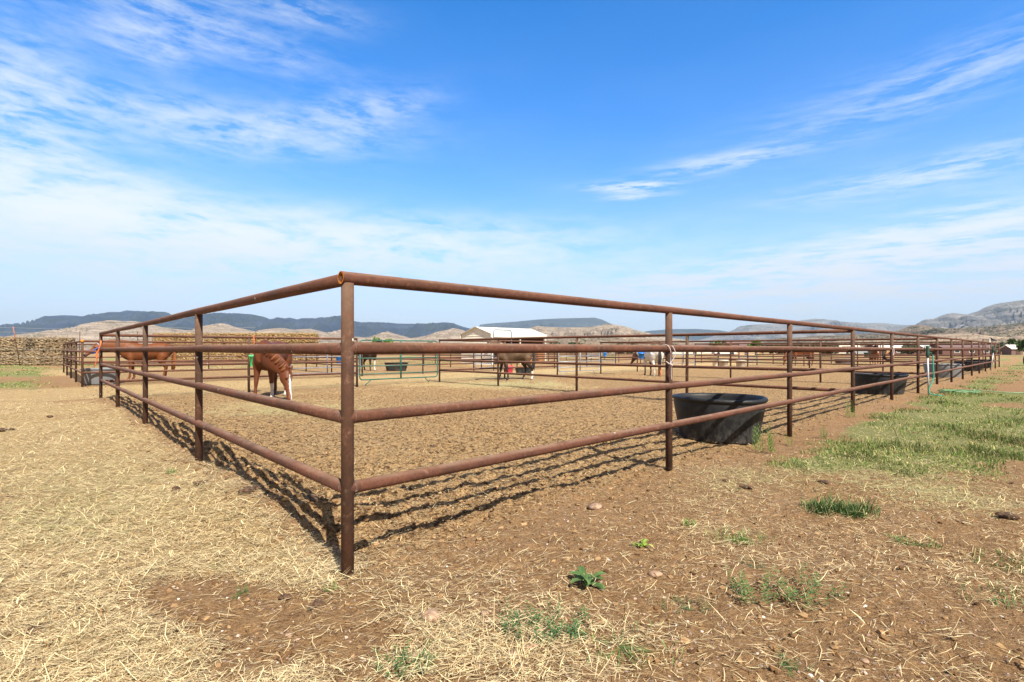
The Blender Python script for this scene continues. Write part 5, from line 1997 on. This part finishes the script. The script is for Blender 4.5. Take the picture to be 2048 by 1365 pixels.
def weed(label, px, py, kind, size, name='weed', cat='weed', group=None, col=(.10, .20, .055), n=None, spread=1.0, aspect=1.0):
    x, y = at(px, py)
    z = h1(x, y)
    r_ = np.random.default_rng(int(px * 3 + py))
    Vs, Fs, Cs = [], [], []

    def leaf(b, d, L, w, up, c, bend=.4, seg=4, notch=0.0):
        d = np.array(d, float); d /= np.linalg.norm(d)
        s = np.cross(d, (0, 0, 1)); s /= (np.linalg.norm(s) + 1e-6)
        base = len(Vs)
        for i in range(seg + 1):
            t = i / seg
            p = np.array(b) + d * L * t * (1 - .15 * t) + np.array((0, 0, up * L * (t - bend * t * t * 1.4)))
            ww = w * (math.sin(math.pi * min(1, t * .92 + .06)) ** .8) * (1 + notch * (-1) ** i)
            Vs.append(tuple(p - s * ww / 2 + np.array((0, 0, .12 * ww)))); Vs.append(tuple(p - np.array((0, 0, .05 * ww)))); Vs.append(tuple(p + s * ww / 2 + np.array((0, 0, .12 * ww))))
            g = .85 + .3 * t
            for q in range(3): Cs.append((c[0] * g, c[1] * g, c[2] * g, 1))
        for i in range(seg):
            q = base + i * 3
            Fs.append((q, q + 1, q + 4, q + 3)); Fs.append((q + 1, q + 2, q + 5, q + 4))
    if kind == 'broad':
        for i in range(n or 11):
            a = r_.uniform(0, 6.28)
            up = r_.uniform(.2, 1.3)
            c = np.array(col) * r_.uniform(.7, 1.35)
            leaf((r_.normal(0, .008), r_.normal(0, .008), 0), (math.cos(a), math.sin(a), 0), size * r_.uniform(.6, 1.1), size * .28, up, c, .5, 6, .12)
    elif kind == 'feather':
        for i in range(n or 26):
            a = r_.uniform(0, 6.28)
            rr = size * spread * math.sqrt(r_.random())
            b = (rr * math.cos(a) * aspect, rr * math.sin(a), 0)
            hh = size * r_.uniform(.25, .7)
            leaf((0, 0, .002), (b[0] + 1e-4, b[1], 0), rr * 1.05, .003, .0, np.array(col) * .8, .0, 3)
            ax = np.array((r_.normal(0, .3), r_.normal(0, .3), 1.0))
            for q in range(12):
                t = (q + 1) / 12
                a2 = q * 2.4
                c = np.array(col) * r_.uniform(.6, 1.4)
                leaf(np.array(b) + ax * hh * t, (math.cos(a2), math.sin(a2), .2), size * .22 * (1.2 - t * .5), size * .05, .3, c, .3, 2)
    elif kind == 'grass':
        cen = [(r_.normal(0, .45) * aspect, r_.normal(0, .40), r_.uniform(.5, 1.15)) for _ in range(9)]
        for i in range(n or 160):
            a = r_.uniform(0, 6.28)
            rr = size * spread * math.sqrt(r_.random())
            b = (rr * math.cos(a) * aspect, rr * math.sin(a), 0)
            hm = 1.0
            if (n or 160) >= 300:
                cx_, cy_, hm = cen[i % 9]
                b = (size * spread * (cx_ + r_.normal(0, .22)), size * spread * (cy_ + r_.normal(0, .20)), 0)
            a2 = r_.uniform(0, 6.28)
            if (n or 160) < 140:
                leaf((0, 0, .002), (b[0] + 1e-4, b[1], 0), rr * 1.05, .003, .0, np.array(col) * .8, .0, 3)
            c = np.array(col) * r_.uniform(.55, 1.5) if r_.random() > .12 else np.array((.5, .42, .2))
            leaf(b, (math.cos(a2), math.sin(a2), 0), size * hm * r_.uniform(.10, .42), .0035 + size * .006, r_.uniform(.8, 2.4), c, .3, 3)
    elif kind == 'stalk':
        for i in range(n or 7):
            bx, by = r_.normal(0, size * .18), r_.normal(0, size * .12)
            hh = size * r_.uniform(.5, 1.0)
            lx_, ly_ = r_.normal(0, .12), r_.normal(0, .12)
            for q in range(34):
                t = (q + 1) / 34
                a2 = q * 2.4
                c = np.array(col) * r_.uniform(.7, 1.4)
                leaf((bx + lx_ * hh * t, by + ly_ * hh * t, hh * t), (math.cos(a2), math.sin(a2), .4), size * .16 * (1.1 - t * .7), size * .018, .7, c, .2, 2)
    o = fast_mesh(name, np.array(Vs), np.array(Fs), M['leaf'], {'Col': np.array(Cs)})
    o.location = (x, y, z)
    tag(o, label, cat, group)
    return o


weed('broad leaved weed with pointed leaves right of the near corner post', 1172, 1172, 'broad', .15, group='weeds', col=(.10, .18, .06), n=13)
weed('small yellow green weed above the broad leaved one', 1285, 1096, 'broad', .085, col=(.24, .34, .06), group='weeds', n=9)
weed('feathery dark green weed mat at the bottom middle', 1095, 1262, 'feather', .13, spread=1.2, aspect=1.4, n=46, col=(.075, .17, .06), group='weeds')
weed('feathery green weed at the bottom edge, left of middle', 812, 1335, 'feather', .10, spread=1.0, aspect=1.2, n=30, col=(.085, .19, .06), group='weeds')
weed('sprawling low green weed in the straw at lower right', 1565, 1192, 'feather', .15, spread=1.25, aspect=1.7, n=34, col=(.10, .20, .06), group='weeds')
weed('small dull green weed beside the sprawling one', 1502, 1132, 'feather', .07, spread=1.0, aspect=1.5, n=12, col=(.13, .19, .10), group='weeds')
weed('tiny green weed near the bottom edge at right', 1578, 1335, 'feather', .075, n=12, col=(.09, .18, .06), group='weeds')
weed('grey green weed sprig left of the sprawling weed', 1372, 1212, 'feather', .08, n=16, aspect=1.6, col=(.09, .17, .07), group='weeds')
weed('thin green blades in straw at the bottom, right of the feathery mat', 1240, 1300, 'grass', .13, spread=1.5, aspect=1.4, n=60, group='weeds', col=(.14, .24, .07))
weed('upright blades beside the foot of the near corner post', 662, 1188, 'grass', .09, spread=.35, n=26, group='weeds', col=(.18, .28, .08))
weed('tiny clover sprig in straw left of the near corner post', 478, 1192, 'feather', .06, n=10, group='weeds')
weed('tiny green sprig at lower left above the bare patch', 432, 1135, 'feather', .05, n=10, group='weeds')
tg = 'grass tufts on the dirt'
weed('biggest dark green grass tuft on the bare dirt at right', 1682, 1022, 'grass', .27, 'grass_tuft', 'grass tuft', tg, (.075, .135, .04), 1500, .85, 1.25)
weed('smaller green grass tuft below and right of the biggest one', 1827, 1092, 'grass', .13, 'grass_tuft', 'grass tuft', tg, (.11, .19, .05), 330, .8, 1.3)
weed('short row of grass sprigs below the rope post', 1478, 1078, 'grass', .16, 'grass_tuft', 'grass tuft', tg, (.17, .25, .07), 130, .9, 1.6)
weed('small pale grass sprig below the first long-fence post', 1378, 1052, 'grass', .13, 'grass_tuft', 'grass tuft', tg, (.20, .28, .08), 70, .4, 1.0)
weed('green grass clump at the right edge in pale hay', 2030, 1132, 'grass', .18, 'grass_tuft', 'grass tuft', tg, (.10, .18, .05), 200, .9, 1.5)
weed('small tuft in the straw at the lower left', 345, 958, 'grass', .12, 'grass_tuft', 'grass tuft', tg, (.12, .22, .05), 60, .5, 1.0)
weed('grass clump near the right edge below the rails', 2000, 1195, 'grass', .16, 'grass_tuft', 'grass tuft', tg, (.11, .17, .06), 120, .9, 1.5)
weed('tall fine leaved green weed standing right of the nearest black tank', 1532, 898, 'stalk', .42, group='weeds', col=(.15, .25, .055), n=10)
weed('fine leaved green weed at the foot of the second long-fence post', 1581, 886, 'stalk', .22, group='weeds', col=(.15, .25, .055), n=4)
weed('fine green weed between the second and third long-fence posts', 1648, 876, 'stalk', .20, group='weeds', col=(.15, .24, .06), n=8)
weed('fine green weed at the foot of the third long-fence post', 1702, 838, 'stalk', .36, group='weeds', col=(.15, .25, .06), n=6)
